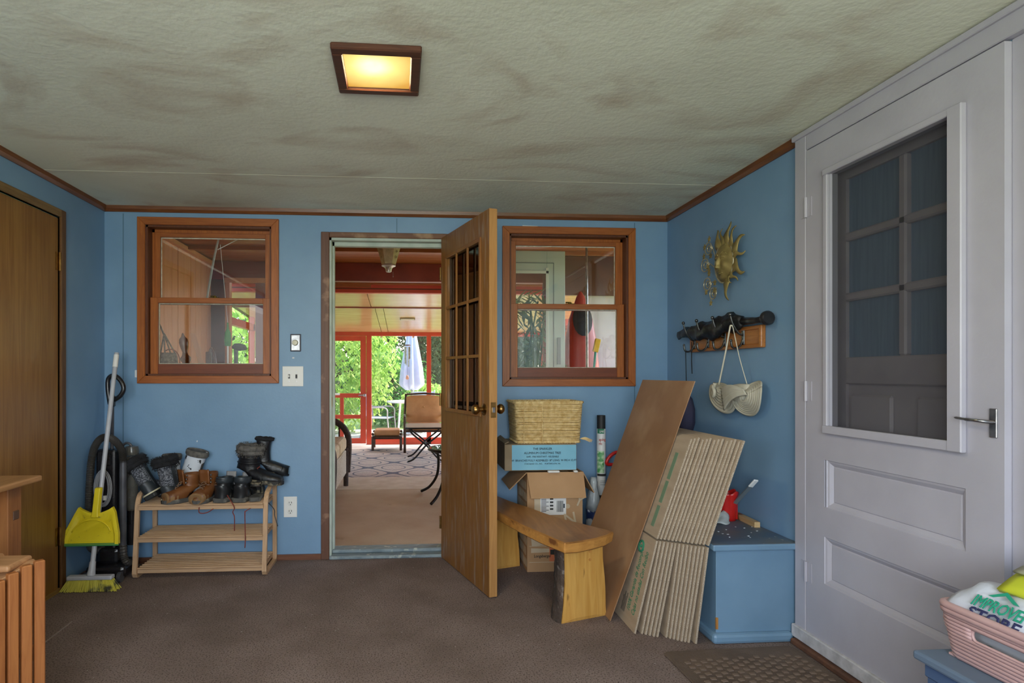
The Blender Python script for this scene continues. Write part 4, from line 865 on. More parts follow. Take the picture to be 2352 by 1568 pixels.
B().tube(arc((vx(292, -.15), -.15, vz(1035)), .03, 0, 180, 10, 'xz', .04), .007, 8).obj('bin_handle', M_VGR, t, world=True, smooth='all')
B().cyl((vx(303, -.15), -.15, vz(1255)), (vx(303, -.15), -.15, vz(1175)), .026).obj('bin_base', M_VAC, t, world=True, smooth=True)
B().box(-1.80, -1.585, -.33, -.13, .02, .085).obj('floor_head', M_VAC, t, world=True, bevel=.02, seg=2)
B().box(vx(236), vx(285), -.27, -.14, .08, .17).obj('motor_housing', M_VAC, t, world=True, bevel=.02, seg=2)
for x in (-1.79, -1.605): B().cyl((x - .01, -.335, .028), (x + .012, -.335, .028), .028, n=16).obj('wheel', M_VGR, t, world=True)
# ---------------------------------------------------------------- shoe rack
M_RK = wood('rack_wood_x', 'c6a482', 'b08d6b', 'x', 5, .6)
M_RKZ = wood('rack_wood_z', 'cba885', 'b4906d', 'z', 5, .6)
rk = thing('shoe_rack', 'three tier slatted wooden shoe rack against the blue wall', 'shoe rack', (-1.18, -.15, 0))
for x in (-1.545, -.82):
    pts = smoothpts([(x, -.29, .03), (x, -.272, .20), (x, -.258, .36), (x, -.250, .42), (x, -.225, .462), (x, -.18, .478), (x, -.07, .505), (x, -.035, .505), (x, -.024, .48), (x, -.022, .30), (x, -.02, .05), (x, -.028, .014), (x, -.06, .010), (x, -.25, .010), (x, -.28, .012)], 4)
    b = B(); rings = []
    P_ = [Vector(p) for p in pts]
    for i, p in enumerate(P_):
        a, c = P_[i - 1], P_[(i + 1) % len(P_)]; tt = (c - a).normalized(); nn = Vector((1, 0, 0)).cross(tt)
        rings.append([p + Vector((s * .0125, 0, 0)) + nn * (q_ * .008) for s, q_ in ((-1, -1), (1, -1), (1, 1), (-1, 1))])
    rings.append(rings[0]); b.loft(rings, False, False).obj('side_frame', M_RKZ, rk, world=True)
for zt, yf, yb in ((.42, -.262, -.03), (.237, -.268, -.03), (.062, -.272, -.03)):
    s = B().box(-1.535, -.83, yf - .012, yf + .006, zt - .034, zt - .012).obj('shelf', M_RK, rk, world=True, bevel=.002)
    B().box(-1.535, -.83, yb - .006, yb + .006, zt - .034, zt - .012).obj('back_rail', M_RK, s, world=True, bevel=.002)
    for x in (-1.52, -.845): B().box(x - .012, x + .012, yf, yb, zt - .034, zt - .014).obj('shelf_end', M_RKZ, s, world=True)
    n = 9
    for k in range(n):
        y = yf - .012 + (yb - yf + .012) * k / (n - 1)
        B().box(-1.535, -.83, y - .0068, y + .0068, zt - .011, zt).obj('slat', M_RK, s, world=True, bevel=.0045, seg=2)
# ---------------------------------------------------------------- footwear: heel at the origin, toe along +x
def ring(cx_, cz_, ang, a, w, n=14, p=2.3):
    c, s = math.cos(R(ang)), math.sin(R(ang)); out = []
    for j in range(n):
        q_ = 2 * PI * j / n; u = math.copysign(abs(math.cos(q_)) ** (2 / p), math.cos(q_)) * a; v = math.copysign(abs(math.sin(q_)) ** (2 / p), math.sin(q_)) * w
        out.append(Vector((cx_ + u * c, v, cz_ + u * s)))     # ang 0: level ring, -90..: upright ring
    return out
def boot(name, label, cat, loc, rz, L_=.27, W_=.048, shaft=.2, sr=.05, m_up=None, m_sole=None, m_toe=None, m_in=None, cuff=None, tilt=(0, 0), group=None, laces=None, strap=None, lean=.0, heelcap=None, tongue=None):
    t = thing(name, label, cat, loc, rz, group); t.rotation_euler = (R(tilt[0]), R(tilt[1]), R(rz))
    h = .085 + shaft
    rings = []
    nS = 5
    for i in range(nS + 1):
        k = i / nS; z = h - (h - .085) * k
        rings.append(ring(.068 + lean * (1 - k), z, 0, sr + .012 - .008 * math.sin(k * PI), sr * .82 + .003 * math.sin(k * 5)))
    rings.append(ring(.072, .070, -18, .070, W_ * .88))
    rings.append(ring(.085, .055, -42, .072, W_ * .92))
    rings.append(ring(.115, .046, -66, .058, W_ * .96))
    rings.append(ring(.15, .042, -82, .044, W_))
    rings.append(ring(.185, .037, -88, .036, W_ * 1.05))
    rings.append(ring(.22, .033, -90, .031, W_ * .98))
    rings.append(ring(L_ - .015, .029, -90, .024, W_ * .72))
    rings.append(ring(L_, .026, -90, .010, W_ * .3))
    up = B().loft(rings, False, True).obj('upper', m_up, t, smooth='all', thick=.005)
    B().loft([ring(.068 + lean, h - .012, 0, sr + .006, sr * .74), ring(.07 + lean * .5, h - min(shaft, .12), 0, sr, sr * .7)], False, True).obj('lining', m_in or M_BLACK, t, smooth='all')
    foot = [(.0, .6), (.012, .82), (.05, .92), (.10, .86), (.15, 1.0), (.19, 1.08), (.23, 1.0), (.258, .72), (.272, .3)]
    k = L_ / .27
    poly = [((x - .006) * k * 1.03, w_ * W_ * 1.06) for x, w_ in foot] + [((x - .006) * k * 1.03, -w_ * W_ * 1.06) for x, w_ in reversed(foot)]
    s = B().prism(poly, .026).obj('sole', m_sole, t, bevel=.005, seg=2)
    if m_toe is not None:
        B().loft([ring(.17, .036, -85, .040, W_ * 1.10), ring(.20, .034, -88, .0365, W_ * 1.09), ring(.232, .031, -90, .031, W_ * .98), ring(L_ - .006, .027, -90, .022, W_ * .66), ring(L_ + .003, .024, -90, .008, W_ * .25)], False, True).obj('toe_cap', m_toe, t, smooth='all')
    if heelcap is not None:
        B().loft([ring(.056, .088, -12, .061, W_ * .85), ring(.056, .08, -14, .064, W_ * .9), ring(.06, .05, -25, .066, W_ * .98), ring(.062, .02, -5, .066, W_ * .98)], False, False).obj('heel_cap', heelcap, t, smooth='all')
    if cuff is not None:
        b = B(); rnd = random.Random(int(loc[0] * 1000) % 97); C_ = (.068 + lean, h - .012)
        pts = [(C_[0] + (sr + .014) * math.cos(q_), (sr * .82 + .012) * math.sin(q_), C_[1]) for q_ in [i * PI / 10 for i in range(20)]]
        b.tube(pts, .021, 8, True).tube([(p_[0] - .002, p_[1] * .96, p_[2] - .022) for p_ in pts], .019, 8, True).jit(.004)
        vs = []
        for i in range(700):
            q_ = rnd.uniform(0, 2 * PI); f_ = rnd.uniform(0, 2 * PI); rad = .018
            cx_ = C_[0] + (sr + .014 + rad * math.cos(f_)) * math.cos(q_); cy_ = (sr * .82 + .012 + rad * math.cos(f_)) * math.sin(q_); cz_ = C_[1] - .011 + rad * 1.9 * math.sin(f_)
            d_ = Vector((math.cos(q_) * math.cos(f_), math.sin(q_) * math.cos(f_), math.sin(f_) - .2)) * .012; sd = Vector((rnd.uniform(-1, 1), rnd.uniform(-1, 1), rnd.uniform(-1, 1))) * .0022
            p = Vector((cx_, cy_, cz_)); b.quad(p - sd, p + sd, p + d_)
        b.obj('cuff', cuff, t, smooth='all')
    if strap is not None:
        for s_ in (-1, 1): B().box(.045, .075, s_ * (sr * .82 + .002) - .003, s_ * (sr * .82 + .002) + .003, .06, h).obj('side_band', strap, t)
    if laces is not None:
        pts = []
        for i in range(7):
            s_ = 1 if i % 2 else -1; x = .168 - .016 * i; z = .079 + .0135 * i if i < 4 else .12 + (i - 3) * .022
            x = max(x, .118 + lean * .5)
            pts.append((x + .006, s_ * .017, z))
        l_ = B().tube(pts, .0028, 6).tube([(p[0], -p[1], p[2]) for p in pts], .0028, 6).obj('laces', laces, t, smooth='all')
    if tongue is not None:
        B().grid(lambda u, v: (.128 + lean - .004 * math.cos((u - .5) * 3) + .012 * v, (u - .5) * .062, h - .06 + .085 * v), 6, 4).obj('tongue', tongue, t, smooth='all', thick=.008)
    return t
def child(t, b, nm, m): return b.obj(nm, m, t, smooth=True)
M_KNIT = mat('grey_knit', '3a3e47', '8d929c', 110, (1, 1, 1.8), rough=.95, bump=.8, bscale=160, lo=.45, hi=.62, detail=2)
M_DKL = mat('dark_leather', '2e353b', '252b31', 10, rough=.45, bump=.1, bscale=40)
M_DKR = mat('dark_rubber', '23272b', '191c1f', 10, rough=.5)
M_FURB = mat('black_fur', '24252a', '16171a', 40, rough=1)
M_FURG = mat('grey_fur', '6d6a66', '4a4846', 40, rough=1)
M_CRM = mat('cream_sole', 'd9d3ba', 'c4bd9f', 20, rough=.6)
M_BRL = mat('brown_leather', '80502b', '6a3f1f', 8, rough=.45, bump=.1, bscale=40)
M_NUB = mat('worn_nubuck', '9a7a56', '82623f', 14, rough=.85, bump=.2, bscale=60)
M_LACE = mat('brown_lace', '8a6e58', '6e5542', 60, rough=.9)
M_RLACE = mat('red_lace', '8a3a30', '70302a', 60, rough=.9)
M_MUD = mat('muddy_rubber', '2e2d2c', '1f1f1f', 8, rough=.7, c3='7d7460', s3=22, lo3=.5, hi3=.58)
M_SHB = mat('black_shoe_leather', '26282b', '1d1f22', 8, rough=.28, c3='7e7a72', s3=16, lo3=.60, hi3=.72)
M_SHG = mat('dusty_sole', '5c5c5a', '3b3b3b', 10, rough=.8, c3='8a867c', s3=18, lo3=.55, hi3=.7)
M_LNG = mat('pale_grey_lining', '9a9a9c', '86868a', 20, rough=.95)
M_PUFF = mat('black_nylon', '1c1d22', '121317', 8, rough=.38, bump=.5, bscale=24)
m_ = mat('white_print', 'd4dae4', 'd4dae4', 3, rough=.6, c3='16181d', s3=26, lo3=.585, hi3=.60)
SH = .421
t = boot('winter_boot', 'grey knit winter boot with black fur cuff lying tilted on the rack', 'boot', (-1.465, -.262, SH + .03), 92, .235, .044, .165, .046, M_KNIT, M_DKR, M_DKL, M_FURB, M_FURB, tilt=(-31, 0), group='winter boots on the rack', heelcap=M_DKL, strap=M_DKL)
t = boot('winter_boot', 'grey knit winter boot with black fur cuff standing upright', 'boot', (-1.375, -.268, SH), 78, .235, .046, .175, .05, M_KNIT, M_DKR, M_DKL, M_FURB, M_FURB, group='winter boots on the rack', heelcap=M_DKL, strap=M_DKL, tilt=(-14, 0))
for q_ in [o for o in COL.objects if o.name.startswith('winter_boot')]: B().loft([ring(.066, .034, 0, .076, .05), ring(.066, .026, 0, .077, .051)], False, False).obj('heel_stripe', M_CRM, q_, smooth='all', thick=.004)
t = boot('print_boot', 'white boot with black printed marks and dark foot against the wall', 'boot', (-1.40, -.072, SH + .03), 355, .24, .044, .175, .05, m_, M_DKR, M_DKR, M_FURG, None, tilt=(0, 8), lean=.03, heelcap=M_DKR)
B().lathe([(.064, -.028), (.069, -.018), (.069, .0), (.064, .008), (.058, 0)], (.098, 0, .262), (.1, 0, 1), 18, ex=(1, .82)).obj('cuff', M_FURG, t, smooth=True)
t = boot('print_boot', 'white boot mostly hidden behind the upright knit boot', 'boot', (-1.50, -.058, SH), 4, .20, .040, .165, .042, m_, M_DKR, M_DKR, M_FURG, None, heelcap=M_DKR)
B().lathe([(.054, -.028), (.058, -.018), (.058, .0), (.054, .008), (.05, 0)], (.068, 0, .25), (0, 0, 1), 18, ex=(1, .82)).obj('cuff', M_FURG, t, smooth=True)
b1 = boot('work_boot', 'brown leather work boot with loose laces turned toward the knit boot', 'boot', (-1.225, -.115, SH), 226, .235, .043, .075, .041, M_BRL, M_SHG, M_NUB, M_BRL, group='brown work boots', laces=M_LACE, tongue=M_BRL)
b2 = boot('work_boot', 'brown leather work boot with toe pointing off the rack', 'boot', (-1.155, -.085, SH), 258, .225, .042, .075, .041, M_BRL, M_SHG, M_NUB, M_BRL, group='brown work boots', laces=M_LACE, tongue=M_BRL)
for bb_ in (b1, b2):
    for s in (-1, 1):
        for k in range(3): B().ball((.122 - .004 * k, s * (.034 - .002 * k), .112 + .02 * k), .006, 8).obj('eyelet', M_STEEL, bb_)
s1 = boot('hiking_shoe', 'black hiking shoe with pale grey lining showing its heel', 'shoe', (-1.085, -.268, SH), 76, .24, .047, .052, .047, M_SHB, M_SHG, None, M_LNG, group='black hiking shoes', heelcap=M_SHB, tongue=M_LNG)
s2 = boot('hiking_shoe', 'black hiking shoe with red lace beside the muddy shoe', 'shoe', (-.975, -.268, SH), 82, .24, .047, .045, .047, M_SHB, M_SHG, None, M_LNG, group='black hiking shoes', heelcap=M_SHB, tongue=M_LNG)
for s_ in (s1, s2): B().lathe([(.055, -.022), (.061, -.012), (.059, .008), (.052, .012), (.049, .0)], (.068, 0, .128), (0.12, 0, 1), 18, ex=(1, .82)).obj('collar', M_DKL, s_, smooth=True)
t = boot('trail_shoe', 'muddy tan trail shoe under the black snow boot', 'shoe', (-.885, -.25, SH), 98, .19, .036, .02, .036, M_MUD, M_SHG, M_NUB, M_LNG, laces=M_RLACE)
pile = SH + .075
s1 = boot('snow_boot', 'black quilted snow boot with grey fur top on the shoe pile', 'boot', (-1.035, -.085, pile + .02), -10, .29, .05, .135, .056, M_PUFF, M_MUD, M_DKR, M_FURG, M_FURG, tilt=(0, 4), lean=.01)
for z in (.12, .15, .18): B().tube([(.07 + .066 * math.cos(q_), .052 * math.sin(q_), z) for q_ in [i * PI / 10 for i in range(20)]], .005, 6, True).obj('seam_fold', M_PUFF, s1, smooth='all')
s2 = boot('snow_boot', 'black quilted snow boot leaning against the wall behind its mate', 'boot', (-.965, -.04, pile + .05), 4, .17, .036, .15, .036, M_PUFF, M_MUD, M_DKR, M_FURG, None, tilt=(0, 4))
B().tube([(.07 + .048 * math.cos(q_), .034 * math.sin(q_), .225) for q_ in [i * PI / 10 for i in range(20)]], .012, 8, True).jit(.003).obj('cuff', M_FURB, s2, smooth='all')
for nm, lab, pts, m in (
        ('shoe_lace', 'brown lace tying the two work boots together', [(-1.30, -.22, SH + .02), (-1.24, -.2, SH + .03), (-1.19, -.17, SH + .07), (-1.13, -.165, SH + .10), (-1.06, -.17, SH + .10)], M_LACE),
        ('shoe_lace', 'tan lace looping from the knit boot to the work boots', [(-1.31, -.15, SH + .15), (-1.27, -.16, SH + .105), (-1.2, -.17, SH + .085), (-1.12, -.17, SH + .088)], M_LACE),
        ('shoe_lace', 'red lace dangling below the top shelf near the middle', [(-1.03, -.29, SH + .05), (-.99, -.292, SH - .02), (-1.0, -.285, SH - .05), (-.992, -.28, .34), (-.993, -.276, .26)], M_RLACE),
        ('shoe_lace', 'long red lace hanging past the middle shelf', [(-.90, -.286, SH - .03), (-.925, -.285, SH - .045), (-.93, -.29, .36), (-.927, -.292, .22), (-.93, -.29, .165)], M_RLACE),
        ('shoe_lace', 'brown lace looping under the top shelf', [(-1.19, -.282, SH - .02), (-1.188, -.285, SH - .05), (-1.15, -.285, SH - .052), (-1.11, -.283, SH - .03)], M_RLACE),
        ('shoe_lace', 'dark lace hanging beside the end frame of the rack', [(-.835, -.20, SH + .0), (-.79, -.18, SH - .06), (-.785, -.18, .32), (-.765, -.19, .26)], M_DKL)):
    o = B().tube(smoothpts(pts, 5), .0027, 6).obj(nm, m, smooth='all'); tag(o, lab, 'lace', 'loose shoe laces')
# ---------------------------------------------------------------- wooden cabinet at the side wall
M_OAK = wood('oak_top', 'b98a5c', 'a07448', 'y', 4, .45); M_OAKZ = wood('oak_leg', 'a06a3c', '8a5730', 'z', 4, .45)
t = thing('wooden_cabinet', 'wooden table cabinet with overhanging top before the plain door', 'cabinet', (-1.66, -1.75, 0))
B().box(-1.848, -1.477, -2.35, -1.242, .735, .758).obj('table_top', M_OAK, t, world=True, bevel=.006, seg=2)
for y in (-1.335, -2.29):
    for x in (-1.565, -1.80): 
        l_ = B().box(x - .04, x + .04, y - .04, y + .04, 0, .735).obj('leg', M_OAKZ, t, world=True, bevel=.003)
        if x > -1.6: B().box(x + .0385, x + .043, y - .012, y + .022, .60, .635).obj('tenon', mat('dark_tenon', '5d4436', rough=.6), l_, world=True, bevel=.003)
B().box(-1.585, -1.555, -2.25, -1.375, .64, .735).obj('apron', M_OAK, t, world=True)
B().box(-1.80, -1.53, -1.345, -1.315, .65, .735).obj('apron', wood('oak_x', 'a06a3c', '8a5730', 'x', 4, .45), t, world=True)
B().box(-1.57, -1.555, -2.25, -1.375, .08, .64).obj('side_panel', mat('dark_smoked_glass', '2e241c', '241c16', 6, rough=.1), t, world=True)
B().box(-1.585, -1.55, -2.25, -1.375, .05, .09).obj('bottom_rail', M_OAK, t, world=True)
# ---------------------------------------------------------------- folded slatted wooden chair
M_SL = wood('slat_wood', 'b0713e', '96592e', 'z', 4, .5); M_SLE = wood('slat_light', 'bf9167', 'a87a52', 'x', 4, .6)
t = thing('slatted_chair', 'folded slatted wooden deck chair standing by the cabinet', 'deck chair', (-1.25, -1.80, 0))
path = [(-1.192, -1.735, .563), (-1.217, -1.760, .556), (-1.240, -1.790, .542), (-1.260, -1.822, .528), (-1.277, -1.858, .514), (-1.290, -1.895, .502), (-1.300, -1.935, .492), (-1.306, -1.975, .485)]
for i, (x, y, z) in enumerate(path):
    a, c = path[max(0, i - 1)], path[min(len(path) - 1, i + 1)]; d = Vector((a[0] - c[0], a[1] - c[1], 0)).normalized(); n_ = Vector((d.y, -d.x, 0))
    M = frame_from((x, y, 0), d, (0, 0, 1)); B().box(-.0145, .0145, 0, z, -.012, .012, M).obj('slat', M_SL, t, world=True, bevel=.003)
rail = [Vector((x, y, z)) for x, y, z in path]
for dz, in ((-.016,), (-.30,)):
    rings = []
    for i, p in enumerate(rail):
        a, c = rail[max(0, i - 1)], rail[min(len(rail) - 1, i + 1)]; d = (a - c).normalized(); n_ = Vector((d.y, -d.x, 0)).normalized()
        q_ = p - n_ * .037 * (1 if n_.x > 0 else -1) + Vector((0, 0, dz + .01))
        rings.append([q_ + n_ * s * .024 + Vector((0, 0, h_)) for s, h_ in ((-1, -.035), (1, -.035), (1, .0), (-1, .0))])
    B().loft(rings).obj('rail', M_SLE, t, world=True, bevel=.003)
B().box(-1.40, -1.245, -1.80, -1.68, .545, .566).obj('arm_board', M_SLE, t, world=True, bevel=.008, seg=2)
B().cyl((-1.31, -1.77, .566), (-1.31, -1.77, .578), .009, n=8).obj('bolt', M_STEEL, t, world=True)
B().box(-1.42, -1.385, -1.90, -1.60, 0, .55).obj('side_board', M_SLE, t, world=True, bevel=.006)

# ================================================================ THINGS IN THE ENTRY ROOM, CARTON SIDE
M_CARD = mat('cardboard', 'b5906a', 'aa855f', 5, rough=.85, bump=.05, bscale=60)
M_CARDG = mat('grey_cardboard', 'b3a08a', 'a8957f', 5, (1, 1, 6), rough=.85)
M_CEDGE = mat('corrugated_edge', 'c8b8a2', 'a3917b', 300, (1, 1, 1), rough=.9, bump=.6, bscale=300, detail=1, lo=.4, hi=.6)
M_HARD = mat('hardboard', 'a07a5a', '906b4c', 3, rough=.5, bump=.04, bscale=80, c3='b2906f', s3=5, lo3=.5, hi3=.8)
M_GREEN = mat('green_print', '2f7a5c', rough=.8); M_PRINT = mat('black_print', '2a2c2a', rough=.8); M_CREAM = mat('cream_print', 'cdbb9f', 'c2ae90', 8, rough=.85)
M_ORG = mat('orange_print', 'c9714a', rough=.8)
# ---------------------------------------------------------------- live edge bench
M_SLABW = wood('bench_top_wood', 'a8763f', '8d5e2e', 'y', 3, .35, c3='5e3d20', s3=4, lo3=.6, hi3=.75, ratio=8)
M_PINE = wood('bench_leg_wood', 'd9a85a', 'c48f42', 'z', 3.5, .45, ratio=9, c3='6e4a22', s3=9, lo3=.66, hi3=.74, st3=(3, 3, .6))
M_BARK = mat('rough_bark', '5a4a40', '2c241f', 22, (1, 1, .4), rough=.95, bump=1.0, bscale=60, c3='8a8078', s3=30, lo3=.6, hi3=.7)
M_ENDG = wood('bench_end_grain', 'c98f48', 'b07838', 'x', 6, .5, ratio=5, c3='7a4a22', s3=9, lo3=.62, hi3=.7)
t = thing('live_edge_bench', 'rustic live edge wooden bench with bark sided plank legs', 'bench', (.72, -.65, 0))
out = [(.70, -1.185), (.775, -1.165), (.86, -1.125), (.93, -1.07), (.985, -1.02), (.975, -.985), (.93, -.93), (.865, -.835), (.80, -.745), (.745, -.63), (.70, -.52), (.655, -.42), (.61, -.31), (.56, -.18), (.50, -.12), (.43, -.14), (.42, -.22), (.44, -.36), (.475, -.52), (.525, -.69), (.57, -.85), (.625, -1.0), (.665, -1.10)]
rnd = random.Random(9)
top = [Vector((x + rnd.uniform(-.003, .003), y + rnd.uniform(-.003, .003), .42)) for x, y in out]
cen = Vector((.70, -.66, .42))
low = [Vector((p.x + (cen.x - p.x) * .03 + rnd.uniform(-.004, .004), p.y + (cen.y - p.y) * .01, .368 + rnd.uniform(-.003, .003))) for p in top]
o = B().loft([low, top]).obj('seat_slab', M_SLABW, t, world=True, bevel=.006)
o.data.materials.append(M_ENDG)
for p in o.data.polygons:
    if abs(p.normal.z) < .6: p.material_index = 1
axd = Vector((-.316, .949, 0)); wdd = Vector((.949, .316, 0))
def bench_leg(c, h):
    c = Vector(c); b = B(); n = 9; rings = []
    for i in range(n):
        k = i / (n - 1); z = h * k; wl = .135 - .018 * math.sin(k * 2.2) + rnd.uniform(-.003, .003); wr_ = .120 - .025 * k + rnd.uniform(-.004, .004)
        pts = []
        for s, q_ in ((-wl, -.045), (-wl * .5, -.05), (0, -.05), (wr_ * .5, -.05), (wr_, -.045), (wr_ * .94, .04), (0, .045), (-wl * .92, .04)):
            zz = z
            if i == 0: zz = .0 + (.016 if abs(s) < .09 else 0)
            p_ = c + wdd * s + axd * q_; pts.append(Vector((p_.x, p_.y, zz)))
        rings.append(pts)
    l = b.loft(rings).obj('leg', M_PINE, t, world=True)
    b = B(); rings = []
    for i in range(14):
        k = i / 13; z = h * k * .995; wl = .135 - .018 * math.sin(k * 2.2)
        pts = []
        for q_, e in ((-.043, .004), (-.03, .012), (-.005, .016), (.02, .013), (.042, .003), (.03, -.01), (-.03, -.01)):
            p_ = c - wdd * (wl + e + rnd.uniform(-.003, .003)) + axd * q_; pts.append(Vector((p_.x, p_.y, z)))
        rings.append(pts)
    b.loft(rings).obj('bark', M_BARK, l, world=True)
    for dz in (.045, .085):
        p_ = c - axd * .05 + wdd * .02; B().cyl((p_.x, p_.y, h - dz), tuple(p_ - axd * .003)[:2] + (h - dz,), .007, n=10).obj('peg', M_ENDG, l, world=True)
bench_leg((.84, -.955, 0), .368); bench_leg((.56, -.215, 0), .368)
# ---------------------------------------------------------------- open carton
t = thing('moving_carton', 'open printed cardboard carton with shipping label under the blue carton', 'carton', (.88, -.18, 0))
x0, x1, y0, y1, zt = .712, 1.045, -.33, -.03, .585; th = .005
for nm, a in (('front_wall', (x0, x1, y0, y0 + th, 0, zt)), ('rear_wall', (x0, x1, y1 - th, y1, 0, zt)), ('side_wall', (x0, x0 + th, y0 + th, y1 - th, 0, zt)), ('side_wall', (x1 - th, x1, y0 + th, y1 - th, 0, zt)), ('base', (x0 + th, x1 - th, y0 + th, y1 - th, 0, .006))):
    B().box(*a).obj(nm, M_CARD, t, world=True)
def slabq(p, n, th=.005):
    a = [Vector(q_) for q_ in p]; n = Vector(n).normalized() * th; return B().loft([a, [v + n for v in a]])
slabq([(x0 - .003, y0 - .002, zt + .003), (x1 + .003, y0 - .002, zt + .003), (x1 + .006, y0 - .048, zt - .142), (x0 + .012, y0 - .048, zt - .142)], (0, -1, .2)).obj('front_flap', M_CARD, t, world=True)
slabq([(x0, y0, zt), (x0, y1, zt), (x0 - .10, y1 + .005, zt - .095), (x0 - .10, y0 + .02, zt - .105)], (-.6, 0, .7)).obj('side_flap', M_CARD, t, world=True)
slabq([(x1, y0, zt), (x1, y1, zt), (x1 + .06, y1, zt - .115), (x1 + .07, y0 + .005, zt - .125)], (.7, 0, .6)).obj('side_flap', M_CARD, t, world=True)
f = (1, 0, 0); u_ = (0, 0, 1)
yf = y0 - .0006
def decal(x_0, x_1, z_0, z_1, m, nm, lift=.0008): return B().box(x_0, x_1, yf - lift, yf, z_0, z_1).obj(nm, m, t, world=True)
decal(.755, .84, .30, .43, M_CREAM, 'printed_patch')
for pl in ([(.735, .20), (.80, .21), (.845, .20), (.85, .16), (.79, .155), (.74, .15)], [(.735, .14), (.85, .135), (.86, .19), (.865, .115), (.735, .112)], [(.74, .27), (.80, .285), (.85, .275), (.86, .225), (.79, .215), (.735, .225)]):
    B().prism(pl, .0006, Matrix(((1, 0, 0, 0), (0, 0, -1, yf), (0, 1, 0, 0), (0, 0, 0, 1)))).obj('stone_print', M_CREAM, t, world=True)
B().lathe([(.014, 0), (.014, .0006)], (.955, yf, .385), (0, -1, 0)).obj('dot_print', M_CREAM, t, world=True)
text('lettering', 'N', .10, (.938, yf, .27), (.97, 0, .2), (-.2, 0, .97), M_CREAM, t, lift=.0008)
text('lettering', 'Y', .10, (.985, yf, .40), (.9, 0, -.4), (.4, 0, .9), M_CREAM, t, lift=.0008)
text('lettering', 'Longaberger', .024, (.752, yf, .085), f, u_, M_PRINT, t, lift=.0008, sx=.85)
text('lettering', 'ITEM #', .034, (.835, yf, .165), f, u_, M_PRINT, t, lift=.0008, sx=.8)
decal(.845, .90, .06, .145, M_ORG, 'colour_panel'); decal(.85, .895, .10, .13, M_PRINT, 'number_bar', .0012)
for z in (.15, .055): decal(.725, .90, z, z + .003, M_CREAM, 'rule_line')
lb = decal(.79, .945, .335, .445, M_PLATE, 'shipping_label', .0012)
xx = .888; rnd = random.Random(4)
while xx < .925:
    w_ = rnd.choice((.0012, .002, .003)); B().box(xx, xx + w_, yf - .0018, yf - .0012, .352, .418).obj('bar_print', M_PRINT, lb, world=True); xx += w_ + rnd.choice((.0012, .002))
B().box(.929, .937, yf - .0018, yf - .0012, .375, .40).obj('bar_print', M_INK, lb, world=True)
for k in range(11): B().box(.796, .796 + (.03 if k % 3 else .045), yf - .0018, yf - .0012, .434 - .008 * k, .437 - .008 * k).obj('address_line', M_PRINT, lb, world=True)
for k in range(4): B().box(.848, .848 + .02, yf - .0018, yf - .0012, .425 - .02 * k, .435 - .02 * k).obj('address_line', M_PRINT, lb, world=True)
xs = x0 - .0006       # stone pattern down the side
rnd = random.Random(12)
for r in range(8):
    z = .02 + r * .065; y = y0 + .01 + (r % 2) * .02
    while y < y1 - .05:
        w_ = rnd.uniform(.045, .075); h_ = .052
        pl = [(y + .005, z + rnd.uniform(0, .006)), (y + w_ - .008, z + rnd.uniform(0, .006)), (y + w_ - .003, z + h_ * .5), (y + w_ - .01, z + h_), (y + .006, z + h_ - rnd.uniform(0, .006)), (y, z + h_ * .5)]
        B().prism(pl, .0006, Matrix(((0, 0, -1, xs), (1, 0, 0, 0), (0, 1, 0, 0), (0, 0, 0, 1)))).obj('stone_print', M_CREAM, t, world=True); y += w_
# white bits poking from under the blue carton
# ---------------------------------------------------------------- blue tree carton
M_BCART = mat('blue_carton', '86c0d8', '7ab5ce', 5, rough=.7); M_OLDC = mat('old_cardboard', '9c8a70', '8a785f', 8, rough=.9)
t = thing('tree_carton', 'long sky blue carton with dark lettering between carton and straw basket', 'carton', (.79, -.18, .595))
B().box(.575, 1.005, -.345, -.035, .6, .755).obj('box', M_OLDC, t, world=True, bevel=.003)
B().box(.618, 1.002, -.3465, -.345, .604, .751).obj('blue_face', M_BCART, t, world=True)
slabq([(.575, -.345, .757), (.575, -.04, .757), (.60, -.04, .775), (.60, -.345, .768)], (0, 0, 1), .004).obj('flap', M_OLDC, t, world=True)
for s_, z, sz, c_ in (('THE SPARKLER', .722, .019, .80), ('ALUMINUM CHRISTMAS TREE', .698, .0185, .80), ('SAFE - FIRE RESISTANT - REUSEABLE', .678, .0135, .80), ('49  BRANCHES FULLY ASSEMBLED 18" LONG  W-995 4 1/2 FT', .655, .016, .81), ('STAR BAND CO., INC.    PORTSMOUTH, VA.', .637, .011, .80)):
    text('lettering', s_, sz, (c_, -.3466, z), f, u_, M_INK, t, align='CENTER', sx=.9 if sz > .012 else 1.0)
for i, (x, w_) in enumerate(((.83, .035), (.985, .012))):
    tag(B().box(x, x + w_ * 2, -.362, -.335, .588, .600).obj('foam_block', M_PLATE, bevel=.004), 'white foam block wedged under the ' + ('middle' if i == 0 else 'end') + ' of the blue carton', 'foam block')
